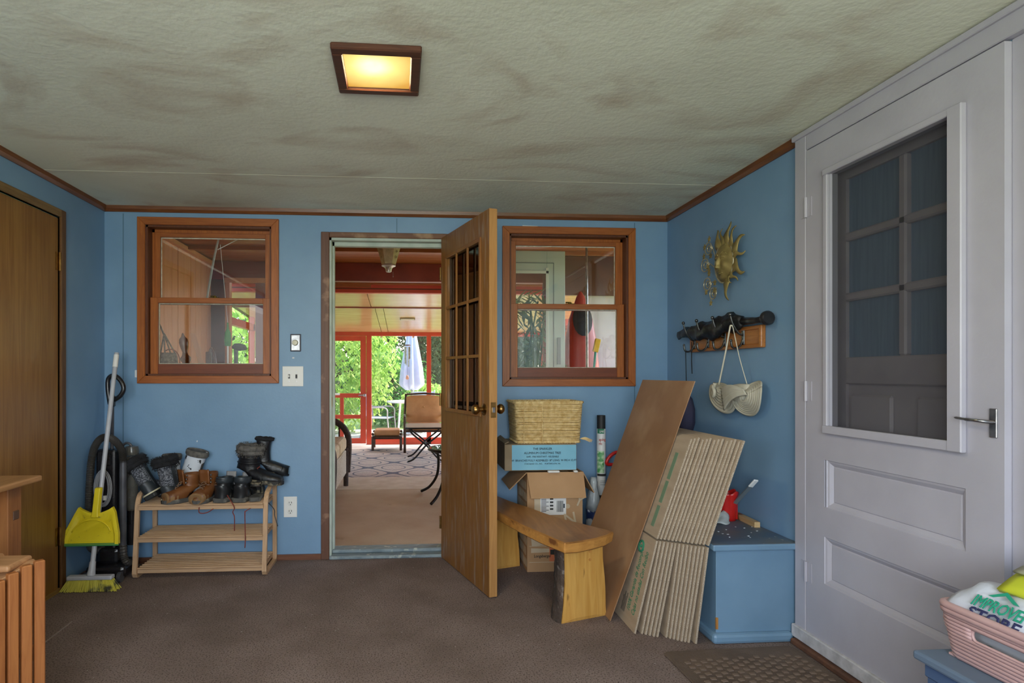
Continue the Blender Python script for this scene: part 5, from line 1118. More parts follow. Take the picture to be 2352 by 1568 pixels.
# ---------------------------------------------------------------- straw basket
M_STRAW = mat('straw_rope', 'e6ce98', 'c2a164', 45, (1, 1, 1), rough=.85, bump=.3, bscale=140, lo=.3, hi=.7)
t = thing('straw_basket', 'rectangular woven straw basket on top of the blue carton', 'basket', (.845, -.20, .757))
def rr_path(x0_, x1_, y0_, y1_, z, r=.02):
    P_ = []
    for cx_, cy_, a0 in ((x1_ - r, y0_ + r, -90), (x1_ - r, y1_ - r, 0), (x0_ + r, y1_ - r, 90), (x0_ + r, y0_ + r, 180)):
        for k in range(4): a = R(a0 + 30 * k); P_.append((cx_ + r * math.cos(a), cy_ + r * math.sin(a), z + random.uniform(-.0012, .0012)))
    return P_
b = B(); nrow = 24
for i in range(nrow):
    k = i / (nrow - 1); ins = .022 * (1 - k) * .6
    b.tube(rr_path(.640 + ins, 1.045 - ins, -.335 + ins, -.07 - ins, .770 + .222 * k), .0049, 6, True)
o = b.obj('weave', M_STRAW, t, world=True, smooth='all')
B().box(.658, 1.027, -.318, -.088, .758, .768).obj('base', M_STRAW, t, world=True)
for z, ins in ((1.0, -.003), (.764, .012)):
    b = B(); pth = rr_path(.640 + ins, 1.045 - ins, -.335 + ins, -.07 - ins, z); pts = []
    for i in range(len(pth)):
        a, c = Vector(pth[i]), Vector(pth[(i + 1) % len(pth)]); n_ = max(1, int((c - a).length / .008))
        for k in range(n_): pts.append(a.lerp(c, k / n_))
    b.tube(pts, [.0085 if i % 2 else .0060 for i in range(len(pts))], 6, True).obj('rim', M_STRAW, t, world=True)
for x in (.80, .69): B().cyl((x, -.341, .765), (x, -.343, .998), .003, n=5).obj('stitch', M_STRAW, t, world=True)
b = B()
for k in range(6): b.tube(smoothpts([(1.03, -.335, .785), (1.06, -.34, .778 + .003 * k), (1.085 + .003 * k, -.345, .766 + .005 * (k % 3))], 4), .0018, 5)
b.obj('frayed_end', M_STRAW, t, world=True)
# ---------------------------------------------------------------- roll, bag, tools behind the cardboard
t = thing('fabric_roll', 'upright roll of landscaping fabric in a printed sleeve', 'roll', (1.242, -.085, 0))
B().cyl((1.242, -.085, 0), (1.242, -.085, .905), .026, n=20).obj('core', mat('black_fabric', '1e1f21', rough=.6), t, world=True, smooth=True)
B().cyl((1.242, -.085, .40), (1.242, -.085, .82), .0285, n=20).obj('sleeve', mat('sleeve_white', 'd9dadb', rough=.3), t, world=True, smooth=True)
def sleeve(z0_, z1_, a0, a1, m, nm):
    def g(u, v): a = R(a0 + (a1 - a0) * u); return (1.242 + .0292 * math.cos(a), -.085 + .0292 * math.sin(a), z0_ + (z1_ - z0_) * v)
    B().grid(g, 8, 1).obj(nm, m, t, world=True)
sleeve(.79, .82, 200, 290, M_GREEN, 'brand_band'); sleeve(.54, .68, 195, 290, mat('leaf_photo', '4f9a5a', 'bcd8b4', 40, rough=.4, lo=.42, hi=.58), 'leaf_print'); sleeve(.52, .535, 195, 330, M_PRINT, 'dark_band')
text('lettering', 'aping', .026, (1.217, -.1148, .745), f, u_, mat('red_print', 'b0524a', rough=.7), t, sx=.8); text('lettering', 'ric', .026, (1.217, -.1148, .72), f, u_, MATS['red_print'], t, sx=.8)
text('lettering', 'LINE', .018, (1.22, -.1148, .798), f, u_, M_PLATE, t, sx=.8)
for k in range(3): B().box(1.225, 1.26, -.1155, -.114, .49 - .012 * k, .4915 - .012 * k).obj('text_line', M_PRINT, t, world=True)
t = thing('plastic_sack', 'white and navy plastic sack squeezed between carton and cardboard', 'sack', (1.155, -.19, 0))
def sack(prof, cx_, cy_, ex, seed):
    rnd = random.Random(seed); n = 18
    return [[Vector((cx_ + ex * r_ * (1 + rnd.uniform(-.14, .14)) * math.cos(2 * PI * j / n), cy_ + r_ * (1 + rnd.uniform(-.14, .14)) * math.sin(2 * PI * j / n), z)) for j in range(n)] for r_, z in prof]
B().loft(sack(((.035, 0), (.055, .06), (.056, .15), (.055, .26), (.054, .33)), 1.155, -.19, .75, 1)).obj('lower_bag', mat('navy_print', '2c3a66', 'd0d4da', 9, rough=.3, lo=.48, hi=.52), t, world=True, smooth='all')
B().loft(sack(((.055, .325), (.052, .38), (.045, .43), (.028, .47), (.03, .50), (.02, .53)), 1.158, -.19, .75, 2)).obj('clear_top', mat('clear_plastic', 'c9d0d4', 'b0b8be', 20, rough=.15, trans=.3, bump=.5, bscale=40), t, world=True, smooth='all')
t = thing('grabber_tool', 'red handled grabber tool standing behind the leaning cardboard', 'tool', (1.33, -.12, 0))
B().cyl((1.335, -.10, 0), (1.31, -.14, .60), .008, n=8).obj('shaft', M_STEEL, t, world=True)
M_REDP = mat('red_plastic', 'c8231f', 'b81c1a', 8, rough=.3)
B().tube(smoothpts([(1.33, -.14, .60), (1.265, -.14, .60), (1.262, -.14, .625), (1.285, -.14, .655), (1.32, -.14, .675), (1.35, -.14, .665), (1.35, -.14, .61), (1.33, -.14, .60)], 4), .011, 8, False).obj('handle', M_REDP, t, world=True, smooth='all')
tag(B().tube([(1.045, -.014, 0), (1.035, -.016, .69)], .005, 8).obj('black_rod', M_BLACK), 'thin black rod standing behind the blue carton', 'rod')
# ---------------------------------------------------------------- flat packed cardboard boxes leaning over the blue chest
def flat_box(i, xb, xs_, xt, yn, label):
    t = thing('flat_carton', label, 'flat carton', (xb, yn + .37, 0), group='flat packed cartons leaning together')
    th = .0085; zs, zt_ = .425, .875 + .004 * (i % 3); w_ = .74
    def sheet(xa, za, xc, zc, ya, yb_, nm):
        d = Vector((xc - xa, 0, zc - za)); n_ = Vector((d.z, 0, -d.x)).normalized() * th
        a = [(xa, ya, za), (xa, yb_, za), (xc, yb_, zc), (xc, ya, zc)]
        o = B().loft([[Vector(p) for p in a], [Vector(p) + n_ for p in a]]).obj(nm, M_CARDG, t, world=True)
        o.data.materials.append(M_CEDGE)
        for p in o.data.polygons:
            if abs(p.normal.y) > .8 or (p.normal.z > .7): p.material_index = 1
        return o, d.normalized()
    o1, d1 = sheet(xb, .002, xs_ - .003, zs - .008, yn, yn + w_, 'lower_flaps')
    o2, d2 = sheet(xs_, zs, xt, zt_, yn + .004, yn + w_, 'upper_panel')
    return t, d1, d2
NB = 14
botx = [1.022, 1.052, 1.066, 1.080, 1.094, 1.108] + [1.145 + .0125 * k for k in range(7)] + [1.246]
lab0 = 'flat packed carton with green printed lettering, front of its leaning stack'
rnd = random.Random(21)
for i in range(NB):
    xs_ = 1.128 + .0135 * i; xt = 1.288 + .0137 * i
    lab = lab0 if i == 0 else ('flat packed carton resting directly on the blue chest, last of its stack' if i == NB - 1 else 'plain flat packed carton among the five just behind the printed one' if i < 6 else 'plain flat packed carton in the tight bundle nearest the blue chest')
    yn = -1.165 - .0088 * i + rnd.uniform(-.003, .003)
    t, d1, d2 = flat_box(i, botx[i], xs_, xt, yn, lab)
    if i == 0:
        n1 = Vector((-d1.z, 0, d1.x)); 
        def fp(y, s, d, base): v = Vector(base) + d * s; return (v.x, y, v.z)
        base1 = (botx[0], 0, .002); base2 = (xs_, 0, .425)
        yd = (0, -1, 0)
        # lettering reads up the sheet
        text('lettering', '100% Garantia de Recompra', .046, fp(-1.07, .06, d1, base1), d1, (0, 1, 0), M_GREEN, t, shear=.3, sx=.56, lift=-.0000)
        text('lettering', 'Cajas no usadas Con Recibo', .046, fp(-1.125, .06, d1, base1), d1, (0, 1, 0), M_GREEN, t, shear=.3, sx=.56, lift=-.0000)
        M = frame_from(fp(-.90, .05, d1, base1), d1, (0, 1, 0))
        B().box(0, .36, -.012, .012, 0, .0012, M).obj('green_stripe', M_GREEN, t, world=True); B().box(0, .36, -.022, -.012, 0, .0012, M).obj('orange_stripe', M_ORG, t, world=True)
        M = frame_from(fp(-1.04, .365, d1, base1), d1, (0, 1, 0)); B().tube([M @ Vector((.024 * math.cos(a), .024 * math.sin(a), .001)) for a in [k * PI / 10 for k in range(20)]], .0055, 6, True, ).ball(M @ Vector((0, 0, 0)), .008, 8).obj('round_mark', M_GREEN, t, world=True)
        for k in range(4): B().box(.02, .02 + .07 + .02 * (k % 2), 0, .003, 0, .0012, frame_from(fp(-.985 - .012 * k, .02, d1, base1), d1, (0, 1, 0))).obj('small_print', M_PRINT, t, world=True)
        # upper panel: two outlined boxes, a long green band, an arrow
        for s0 in (.245, .065):
            M = frame_from(fp(-.52, s0, d2, base2), d2, (0, 1, 0))
            for a in ((0, .16, 0, .0025), (0, .16, .055, .0575), (0, .0025, 0, .055), (.1575, .16, 0, .055), (.03, .145, .026, .028)): B().box(a[0], a[1], a[2], a[3], 0, .001, M).obj('print_outline', M_PRINT, t, world=True)
        M = frame_from(fp(-1.10, .04, d2, base2), d2, (0, 1, 0))
        for a in ((0, .10), (.115, .22), (.23, .36)): B().box(a[0], a[1], .0, .03, 0, .001, M).obj('print_band', mat('sage_print', '6f8a6f', rough=.85), t, world=True)
        M = frame_from(fp(-.50, -.075, d2, base2), d2, (0, 1, 0))
        B().prism([(-.055, -.015), (.01, -.015), (.01, -.028), (.05, .01), (.01, .03), (.01, .02), (-.05, .02)], .001, M).obj('arrow_print', M_GREEN, t, world=True)
# ---------------------------------------------------------------- hardboard sheet
t0 = Vector((.960, -1.03, .002)); tt = Vector((1.374, -1.03, 1.135)); d = (tt - t0); nn_ = Vector((d.z, 0, -d.x)).normalized() * .004
a = [t0, t0 + Vector((0, .61, 0)), tt + Vector((0, .61, 0)), tt]
tag(B().loft([a, [v + nn_ for v in a]]).obj('hardboard_sheet', M_HARD), 'tall smooth brown hardboard sheet leaning on the flat cartons', 'board')
# ---------------------------------------------------------------- blue chest in the corner
M_BCH = mat('blue_chest_paint', '7393ad', '6a8aa4', 4, rough=.45, bump=.05, bscale=50); M_CHTOP = mat('worn_blue_top', '566a80', '6b6f72', 5, rough=.55, c3='b9b4a8', s3=40, lo3=.70, hi3=.74)
t = thing('blue_chest', 'blue painted wooden chest in the corner under the red cup', 'chest', (1.53, -.85, 0))
B().box(1.345, 1.712, -1.275, -.42, 0, .40).obj('body', M_BCH, t, world=True, bevel=.003)
B().box(1.322, 1.712, -1.295, -.42, .402, .43).obj('lid', M_BCH, t, world=True, bevel=.006, seg=2)
B().box(1.324, 1.710, -1.292, -.42, .4295, .4312).obj('lid_surface', M_CHTOP, t, world=True)
B().box(1.322, 1.684, -1.297, -.42, 0, .045).obj('base_moulding', M_BCH, t, world=True, bevel=.014, seg=2)
B().box(1.3425, 1.352, -1.279, -1.272, .06, .11).obj('paint_chip', wood('bare_wood', 'c08a4a', 'a8733a', 'z'), t, world=True)
rnd = random.Random(8)
for k in range(26):
    x, y = rnd.uniform(1.45, 1.70), rnd.uniform(-1.25, -.80); B().box(x, x + rnd.uniform(.004, .01), y, y + rnd.uniform(.004, .008), .431, .4325).jit(.001).obj('flake', M_CHIP, t, world=True)
t = thing('red_cup', 'red plastic tool cup standing on the blue chest', 'cup', (1.625, -.88, .431))
rings = []
for z, r_ in ((.431, .034), (.45, .037), (.56, .046), (.575, .049)):
    rings.append([Vector((1.625 + r_ * (1 - .16 * max(0, math.cos(3 * q_)) ** 4) * math.cos(q_), -.88 + r_ * (1 - .16 * max(0, math.cos(3 * q_)) ** 4) * math.sin(q_), z + (.008 * math.sin(q_ * 4) if z > .57 else 0))) for q_ in [k * PI / 15 for k in range(30)]])
B().loft(rings, True, False).obj('cup', M_REDP, t, world=True, smooth='all', thick=.004)
B().tube([(1.655 + .0 * k, -.905, .44 + .02 * k) for k in range(7)], .006, 6).obj('rib', M_REDP, t, world=True)
slabq([(1.59, -.845, .56), (1.63, -.835, .56), (1.62, -.838, .605), (1.598, -.842, .605)], (0, 1, 0), .004).obj('hang_tab', M_REDP, t, world=True)
t = thing('putty_knife', 'flat grey metal scraper standing slanted in the red cup', 'scraper', (1.63, -.89, .46))
B().bar((1.615, -.86, .45), (1.668, -1.0, .62), .006, .022, (1, 0, 0)).obj('blade', mat('scraper_grey', '8c979c', rough=.35, metal=.5), t, world=True)
B().bar((1.668, -1.0, .62), (1.680, -1.032, .66), .010, .026, (1, 0, 0)).obj('handle_end', M_PLATE, t, world=True, bevel=.004)
tag(B().bar((1.612, -.84, .45), (1.612, -.80, .66), .012, .012).obj('dark_chisel', M_BLACK), 'dark tool handle poking out of the red cup', 'tool')
tag(B().bar((1.695, -.80, .4445), (1.682, -1.035, .4445), .027, .026, (0, 0, 1)).obj('wood_offcut', wood('pine_offcut', 'd9b98a', 'c9a573', 'y', 4, .6, c3='8a4a26', s3=6, lo3=.66, hi3=.7)), 'short pine offcut lying on the blue chest by the wall', 'offcut')
b = B().grid(lambda u, v: (1.50 + .10 * u + .01 * math.sin(v * 5), -.90 - .065 * v + .01 * math.sin(u * 7), .434 + .05 * (1 - v) * (.4 + .6 * u) + .004 * math.sin(u * 9 + v * 4)), 8, 8)
pp = b.obj('folded_paper', mat('newsprint', 'c2c9c8', 'aab2b2', 30, (1, 6, 1), rough=.8), smooth='all', thick=.003); tag(pp, 'crumpled printed paper on the blue chest before the red cup', 'paper')
# ---------------------------------------------------------------- coat rack with umbrella, hat and bag
M_RACKW = wood('rack_board_wood', 'b5763c', '9a5e2c', 'y', 5, .35); M_HOOK = mat('pewter_hook', '6d6f70', '4f5152', 30, rough=.3, metal=.9)
t = thing('coat_rack', 'wooden wall rack with four pewter hooks on the blue wall', 'coat rack', (XR, -.70, 1.30))
B().box(XR - .018, XR, -1.042, -.36, 1.302, 1.40).obj('board', M_RACKW, t, world=True, bevel=.004)
for a in ((-1.042, -.36, 1.296, 1.316), (-1.042, -.36, 1.386, 1.406)): B().box(XR - .026, XR, a[0], a[1], a[2], a[3]).obj('edge_moulding', M_RACKW, t, world=True, bevel=.006, seg=2)
for a in ((-1.05, -1.028), (-.374, -.352)): B().box(XR - .027, XR, a[0], a[1], 1.296, 1.406).obj('edge_moulding', M_RACKW, t, world=True, bevel=.006, seg=2)
HY = (-.40, -.555, -.725, -.895)
for y in HY:
    h = B().box(XR - .024, XR - .018, y - .012, y + .012, 1.315, 1.395).obj('hook_plate', M_HOOK, t, world=True, bevel=.005)
    B().tube(smoothpts([(XR - .022, y, 1.365), (XR - .045, y, 1.375), (XR - .075, y, 1.42), (XR - .088, y, 1.462)], 5), [.007] * 10 + [.006] * 6, 8, flat=.8).ball((XR - .089, y, 1.468), .0095, 10).obj('upper_prong', M_HOOK, h, world=True, smooth='all')
    B().tube(smoothpts([(XR - .022, y, 1.345), (XR - .034, y, 1.315), (XR - .055, y, 1.30), (XR - .078, y, 1.305), (XR - .085, y, 1.335)], 5), .0065, 8, flat=.8).ball((XR - .085, y, 1.338), .007, 8).obj('lower_prong', M_HOOK, h, world=True, smooth='all')
M_UMB = mat('black_umbrella_cloth', '1c1d20', '121315', 14, rough=.42, bump=.6, bscale=30)
t = thing('folded_umbrella', 'black folded umbrella lying across the coat rack hooks', 'umbrella', (XR - .05, -.7, 1.42))
rnd = random.Random(17); rings = []; n = 16
ctr = lambda k: Vector((XR - .046, -.235 - .70 * k, 1.40 + .028 * k + .008 * math.sin(k * 9)))
for i in range(26):
    k = i / 25; r_ = (.018 + .030 * min(1, k * 2.2)) * (1 + .12 * math.sin(i * 1.9)) * (1 - .45 * max(0, k - .85) / .15)
    if i == 0: r_ = .006
    c = ctr(k); rings.append([c + Vector((.72 * r_ * (1 + .22 * math.sin(3 * q_ + i * .8)) * math.cos(q_), 0, r_ * (1 + .22 * math.sin(3 * q_ + i * .8)) * math.sin(q_))) for q_ in [j * 2 * PI / n for j in range(n)]])
B().loft(rings).obj('canopy', M_UMB, t, world=True, smooth='all')
B().tube([ctr(1), ctr(1.12), ctr(1.16), ctr(1.25)], [.019, .017, .014, .017], 12).obj('handle', M_BLACK, t, world=True, smooth='all')
e0 = ctr(1.25); B().lathe([(.016, 0), (.03, .006), (.034, .014), (.034, .026), (.028, .034), (.002, .036)], e0, (0, -1, .06), 18).obj('handle_knob', M_BLACK, t, world=True, smooth=True)
B().tube([(XR - .03, -.385, 1.36), (XR - .03, -.383, 1.25), (XR - .03, -.39, 1.17)], .003, 6).obj('wrist_cord', M_BLACK, t, world=True)
# hat
M_HAT = mat('cream_straw', 'c9c4b4', 'b8b2a0', 8, rough=.85, bump=.2, bscale=60)
t = thing('sun_hat', 'cream woven sun hat folded and hung by its strap', 'hat', (XR - .04, -.90, .96))
def brim(cy, cz, r0, r1, sy, up, down, ph, off, rot=0):
    def g(u, v):
        a = 2 * PI * u; r_ = r0 + (r1 - r0) * v; y, z = r_ * math.cos(a) * sy, r_ * math.sin(a)
        z *= up if z > 0 else down
        c, s = math.cos(R(rot)), math.sin(R(rot)); y, z = y * c - z * s, y * s + z * c
        x = XR - off - .030 * (1 - v) ** 1.5 - .016 * v * math.sin(2 * a + ph) + .0025 * math.sin(v * 46)
        return (x, cy - y, cz + z)
    return B().grid(g, 48, 26)
brim(-.785, 1.085, .0, .118, 1.05, .25, 1.05, .6, .060, -10).obj('brim', M_HAT, t, world=True, smooth='all', thick=.004)
brim(-.985, 1.06, .022, .098, 1.30, .62, .95, 2.4, .045, 24).obj('folded_brim', M_HAT, t, world=True, smooth='all', thick=.004)
B().grid(lambda u, v: (XR - .085 - .012 * math.sin(u * PI) + .002 * math.sin(v * 40), -.80 - .20 * u - .03 * v, 1.095 + .02 * math.sin(u * 3) - .115 * v * (1 - .75 * u)), 18, 16).obj('crease', M_HAT, t, world=True, smooth='all', thick=.004)
B().loft([[Vector((XR - .03 - r_ * .45 * (1 + math.cos(q_)), -.90 + 1.9 * r_ * math.sin(q_) + .03 * math.sin(z * 60), z)) for q_ in [j * PI / 8 for j in range(16)]] for r_, z in ((.03, 1.02), (.05, 1.05), (.052, 1.085), (.035, 1.115), (.02, 1.12))]).obj('crown', M_HAT, t, world=True, smooth='all')
B().tube(smoothpts([(XR - .085, -.74, 1.115), (XR - .10, -.75, 1.10), (XR - .105, -.775, 1.075), (XR - .10, -.755, 1.05), (XR - .09, -.73, 1.07), (XR - .095, -.76, 1.12)], 5), .009, 8).obj('bow', M_HAT, t, world=True, smooth='all')
st = B().tube(smoothpts([(XR - .07, -.755, 1.11), (XR - .085, -.85, 1.29), (XR - .089, -.893, 1.40), (XR - .086, -.898, 1.41), (XR - .08, -.905, 1.40), (XR - .07, -.945, 1.25), (XR - .05, -.975, 1.12)], 6), .0045, 6, flat=.5).obj('strap', mat('cream_cord', 'd6d0be', rough=.8), t, world=True, smooth='all')
t = thing('cloth_pouch', 'dark purple cloth pouch hung behind the hardboard sheet', 'pouch', (XR - .06, -.37, .82))
B().loft(sack(((.012, .80), (.035, .82), (.045, .88), (.044, .96), (.03, 1.02), (.012, 1.05), (.02, 1.07)), XR - .055, -.372, 1.0, 6)).obj('bag', mat('purple_cloth', '3a3852', '2d2b42', 8, rough=.85), t, world=True, smooth='all')
B().tube([(XR - .055, -.372, 1.05), (XR - .07, -.39, 1.31)], .003, 6).obj('cord', M_INK, t, world=True)
# ---------------------------------------------------------------- sun ornament
M_SUN = mat('antique_gold', 'b09c62', '7d7044', 14, rough=.52, metal=.5)
M_WIRE = mat('pale_wire', 'd2caae', 'a59d82', 30, rough=.3, metal=.6)
t = thing('sun_ornament', 'antique gold sun and moon face ornament with curling rays and wire spirals', 'wall ornament', (XR, -.738, 1.767))
cy, cz = -.738, 1.762; FX = XR - .03
def face(u, v):
    a = 2 * PI * u; r_ = .088 * v; y, z = r_ * math.cos(a), r_ * math.sin(a)
    h = .030 * (1 - v ** 2.5)
    for (sy, sz, wy, wz, hh) in ((-.03, .022, .018, .006, .008), (.03, .022, .018, .006, .008), (-.03, .037, .022, .004, .006), (.03, .037, .022, .004, .006), (0, -.004, .008, .024, .016), (0, -.024, .013, .008, .012), (0, -.042, .020, .004, .009), (0, -.052, .014, .005, .008), (-.04, -.02, .018, .016, .007), (.04, -.02, .018, .016, .007), (0, -.072, .018, .008, .006)):
        h += 1.1 * hh * math.exp(-((y - sy) / wy) ** 2 - ((z - sz) / wz) ** 2)
    return (FX - h, cy - y * .98, cz + z * 1.2)
B().grid(face, 64, 30).obj('face', M_SUN, t, world=True, smooth='all')
def fpt(y, z, k=0):
    v = math.hypot(y, z) / .088; p = face(math.atan2(z, y) / (2 * PI), v); return (p[0] - k, p[1], p[2])
for s in (-1, 1):
    B().tube([fpt(s * (.012 + .042 * q_ / 8), .030 + .014 * math.sin(PI * q_ / 8), .001) for q_ in range(9)], .0028, 6).obj('brow', M_SUN, t, world=True, smooth='all')
    B().tube([fpt(s * (.016 + .032 * q_ / 8), .014 + .007 * math.sin(PI * q_ / 8), .0) for q_ in range(9)], .0026, 6).obj('eyelid', M_SUN, t, world=True, smooth='all')
B().tube([fpt(-.022 + .044 * q_ / 8, -.047 - .005 * math.sin(PI * q_ / 8), .0) for q_ in range(9)], .0032, 6).obj('lips', M_SUN, t, world=True, smooth='all')
B().cyl((XR, cy, cz), (FX + .006, cy, cz), .05, .083, 24).obj('backing', M_SUN, t, world=True)
B().tube([(FX - .002, cy - .088 * math.cos(a), cz + .108 * math.sin(a)) for a in [k * PI / 20 for k in range(40)]], .0045, 7, True).obj('rim', M_WIRE, t, world=True, smooth='all')
def ray(ang, l, wv, w0=.026, ph=1):
    a = R(ang); d = Vector((0, -math.cos(a), math.sin(a))); s = Vector((0, math.sin(a), math.cos(a))); n_ = 14; L1 = []; L2 = []; L3 = []
    for i in range(n_ + 1):
        k = i / n_; c = Vector((FX + .004, cy, cz)) + d * (.086 + l * k) + s * (ph * wv * math.sin(k * 6.0) * (.3 + k)); c.x += -.014 * math.sin(k * 3.0)
        wd = 1.3 * w0 * (1 - k) ** .75 * (1 + .25 * math.sin(k * 7)) + .001
        L1.append(c + s * wd); L2.append(c + Vector((-.008 * (1 - k), 0, 0))); L3.append(c - s * wd)
    return B().loft([[a_, b_, c_] for a_, b_, c_ in zip(L1, L2, L3)], closed=False)
for ang, l, wv, w0, ph in ((112, .115, .012, .026, 1), (95, .10, .014, .015, -1), (74, .125, .010, .024, 1), (55, .115, .014, .016, -1), (28, .125, .014, .026, -1), (8, .105, .012, .015, 1), (-22, .115, .016, .026, 1), (-45, .085, .012, .014, -1), (-78, .125, .012, .022, 1), (-60, .05, .008, .012, 1)):
    ray(ang, l, wv, w0, ph).obj('ray', M_SUN, t, world=True, smooth='all', thick=.0025)
def star(c, r_): 
    M = Matrix(((0, 0, -1, c[0]), (-1, 0, 0, c[1]), (0, 1, 0, c[2]), (0, 0, 0, 1)))
    return B().prism([((r_ if k % 2 == 0 else r_ * .42) * math.cos(k * PI / 5 + .3), (r_ if k % 2 == 0 else r_ * .42) * math.sin(k * PI / 5 + .3)) for k in range(10)], .004, M)
for (y, z, r_, st_) in ((-.582, 1.872, .042, ((.02, .045), (-.03, .01), (.035, -.05))), (-.545, 1.787, .046, ((-.0, .045), (.045, -.02), (.055, -.045))), (-.570, 1.675, .044, ((.03, .050), (0, -.048))), (-.63, 1.615, .038, ((.03, .05), (.028, .01), (-.01, -.055)))):
    pts = []
    for i in range(46):
        k = i / 45; a = -k * 4.6 * PI; q_ = r_ * (1 - .9 * k); pts.append((FX - .006 + .01 * k, y - q_ * math.cos(a) * 1.05, z + q_ * math.sin(a)))
    sp_ = B().tube(pts, .0034, 6).obj('wire_spiral', M_WIRE, t, world=True, smooth='all')
    B().tube([pts[0], (FX, cy + .082 * (1 if y > cy else -1), cz - .04 + (z - 1.75) * .6)], .0024, 6).obj('wire_arm', M_WIRE, t, world=True)
    for dy, dz in st_: star((FX - .008, y - dy, z + dz), .018).obj('star', M_SUN, sp_, world=True)
# ---------------------------------------------------------------- doormat with moulded nubs
M_MAT = mat('brown_rubber_mat', '6b5a4e', '57493f', 6, rough=.9, bump=.5, bscale=160)
t = thing('door_mat', 'brown rubber door mat with raised nubs by the screen door', 'door mat', (1.37, -1.70, 0), 2)
B().prism(rrect(-.29, .285, -.40, .355, .015), .009).obj('mat', M_MAT, t, bevel=.003)
nub0 = None
for i in range(15):
    for j in range(18):
        x = -.235 + i * .034; y = -.36 + j * .036 + (.018 if i % 2 else 0)
        if y > .30: continue
        if nub0 is None: nub0 = B().prism([(-.011, -.008), (.011, -.008), (.011, .008), (-.011, .008)], .0045).obj('nub', mat('nub_rubber', '7d6a5c', '6a594d', 12, rough=.85), t, bevel=.0015); o = nub0
        else: o = nub0.copy(); COL.objects.link(o); o.parent = t
        o.location = (x, y, .0085); o.rotation_euler = (0, 0, R(8 if (i + j) % 2 else -8))
# ---------------------------------------------------------------- low blue bench with pink basket
M_BST = mat('blue_step_paint', '4d6488', '455c80', 4, rough=.5)
t = thing('blue_stool', 'low blue painted bench beneath the pink basket', 'bench', (1.55, -2.45, 0))
B().box(1.412, 1.672, -2.85, -2.18, .375, .40).obj('top_board', mat('grey_blue_top', '6d7f95', '64768c', 4, rough=.5), t, world=True, bevel=.007, seg=2)
B().box(1.435, 1.66, -2.82, -2.205, .0, .375).obj('body', M_BST, t, world=True)
B().box(1.428, 1.665, -2.83, -2.20, .335, .376).obj('apron', M_BST, t, world=True, bevel=.004)
M_PINKP = mat('pink_plastic', 'cfaaa8', 'c5a09f', 8, rough=.45)
t = thing('pink_basket', 'pale pink ribbed plastic basket holding folded bags', 'basket', (1.56, -2.41, .40))
b = B(); rows = 13
bx0, bx1, by0, by1 = 1.487, 1.655, -2.62, -2.215
hy0, hy1, hz0, hz1 = -2.50, -2.31, .480, .505       # hand hole in the long side
def brow(k): e = .026 * k; return bx0 - e, bx1 + e * .1, by0 - e, by1 + e * .2
for i in range(rows):
    k = i / (rows - 1); z = .408 + .125 * k; x0_, x1_, y0_, y1_ = brow(k)
    P_ = rr_path(x0_, x1_, y0_, y1_, z, .03)
    if hz0 - .004 < z < hz1 + .004:
        side = smoothpts([(x0_, hy1 + .012, z), (x0_, y1_ - .03, z), (x0_ + .01, y1_ - .008, z), (x0_ + .03, y1_, z), (x1_, y1_, z), (x1_, y0_, z), (x0_ + .03, y0_, z), (x0_, y0_ + .03, z), (x0_, hy0 - .012, z)], 3)
        b.tube(side, .0072, 6)
    else: b.tube(P_, .0072, 6, True)
b.obj('ribbed_wall', M_PINKP, t, world=True, smooth='all')
B().box(1.487, 1.655, -2.62, -2.215, .401, .407).obj('base', M_PINKP, t, world=True)
x0_, x1_, y0_, y1_ = brow(1.05); B().tube(rr_path(x0_, x1_, y0_, y1_, .545, .03), .011, 8, True, .9).tube(rr_path(x0_ + .001, x1_, y0_, y1_, .532, .03), .010, 8, True).obj('rim', M_PINKP, t, world=True, smooth='all')
xh = brow(.62)[0] - .002
B().tube([(xh + .001, y, z) for y, z in [(hy1 + .012 * math.cos(a), (hz0 + hz1) / 2 + .016 * math.sin(a)) for a in [R(q_) for q_ in range(90, -91, -30)]] + [(hy0 - .012 * math.cos(a), (hz0 + hz1) / 2 + .016 * math.sin(a)) for a in [R(q_) for q_ in range(-90, 91, 30)]]], .004, 6, True).obj('handle_hole_rim', M_PINKP, t, world=True, smooth='all')
M_WBAG = mat('white_bag_plastic', 'd6dae6', 'c4cad8', 6, rough=.3, bump=.3, bscale=24)
t = thing('white_bag', 'white plastic bag with green lettering in the pink basket', 'bag', (1.55, -2.36, .41))
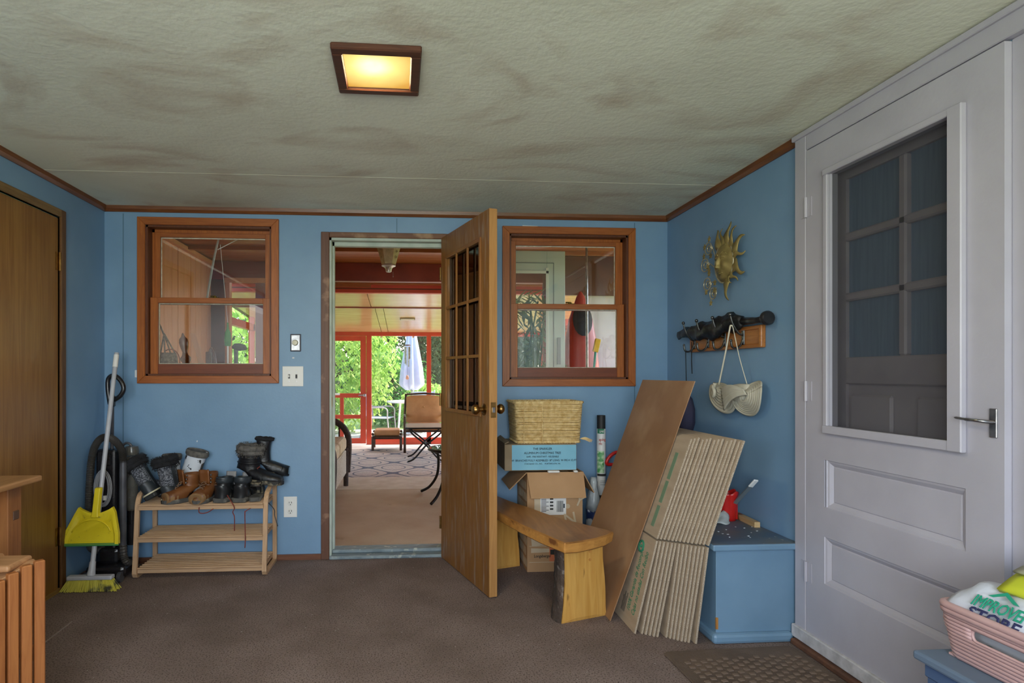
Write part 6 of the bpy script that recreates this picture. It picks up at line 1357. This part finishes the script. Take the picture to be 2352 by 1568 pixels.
def bagf(u, v):
    x = 1.468 + .165 * v; y = -2.226 - .39 * u
    z = .548 + .070 * math.sin(min(1, v * 2.6) * PI * .5) * (1 - .15 * u) * (1 - .6 * max(0, .12 - u) / .12) + .007 * math.sin(u * 13 + v * 5) * v + .004 * math.sin(u * 29 + v * 9)
    return (x - .004 * math.sin(u * 17), y, z)
B().grid(bagf, 26, 12).obj('folded_top', M_WBAG, t, world=True, smooth='all', thick=.004)
B().box(1.50, 1.64, -2.60, -2.235, .41, .54).obj('bag_body', mat('printed_bag_side', 'b9bcc2', '2f6a52', 24, rough=.4, lo=.55, hi=.6), t, world=True, bevel=.02, seg=2)
bx_ = Vector((1.461, -2.345, .558)); dy_ = Vector((.02, -1, 0)).normalized(); up_ = Vector((.62, 0, .78))
text('lettering', 'IMPROVEMENT', .044, (1.475, -2.292, .566), dy_, (.62, 0, .78), mat('teal_print', '1f9a7c', rough=.6), t, shear=.12, sx=.66, lift=.008, bold=.022)
B().prism([(0, .036), (.035, .060), (.075, .036), (.06, .036), (.035, .05), (.012, .036)], .001, frame_from(Vector((1.477, -2.318, .567)) , dy_, (.62, 0, .78)) @ Matrix.Translation((0, 0, .008))).obj('roof_mark', MATS['teal_print'], t, world=True)
text('lettering', 'STORE', .040, (1.462, -2.292, .538), dy_, (.45, 0, .9), mat('navy_letter', '2a2f5a', rough=.6), t, shear=.1, sx=1.05, lift=.007, bold=.03)
t = thing('yellow_bag', 'bright yellow green packet on top of the white bag', 'packet', (1.58, -2.50, .60))
B().grid(lambda u, v: (1.512 + .135 * v, -2.325 - .32 * u, .636 + .035 * math.sin(v * 2.4) - .02 * (1 - v) + .004 * math.sin(u * 11)), 16, 8).obj('packet', mat('lime_yellow', 'd6dc3c', 'c6cf34', 8, rough=.5), t, world=True, smooth='all', thick=.012)
B().grid(lambda u, v: (1.548 + .10 * v, -2.33 - .32 * u, .664 + .02 * math.sin(v * 2.4) + .003 * math.sin(u * 9)), 16, 8).obj('clear_wrap', mat('hazy_wrap', 'b4b49c', 'a2a28a', 10, rough=.3), t, world=True, smooth='all', thick=.006)
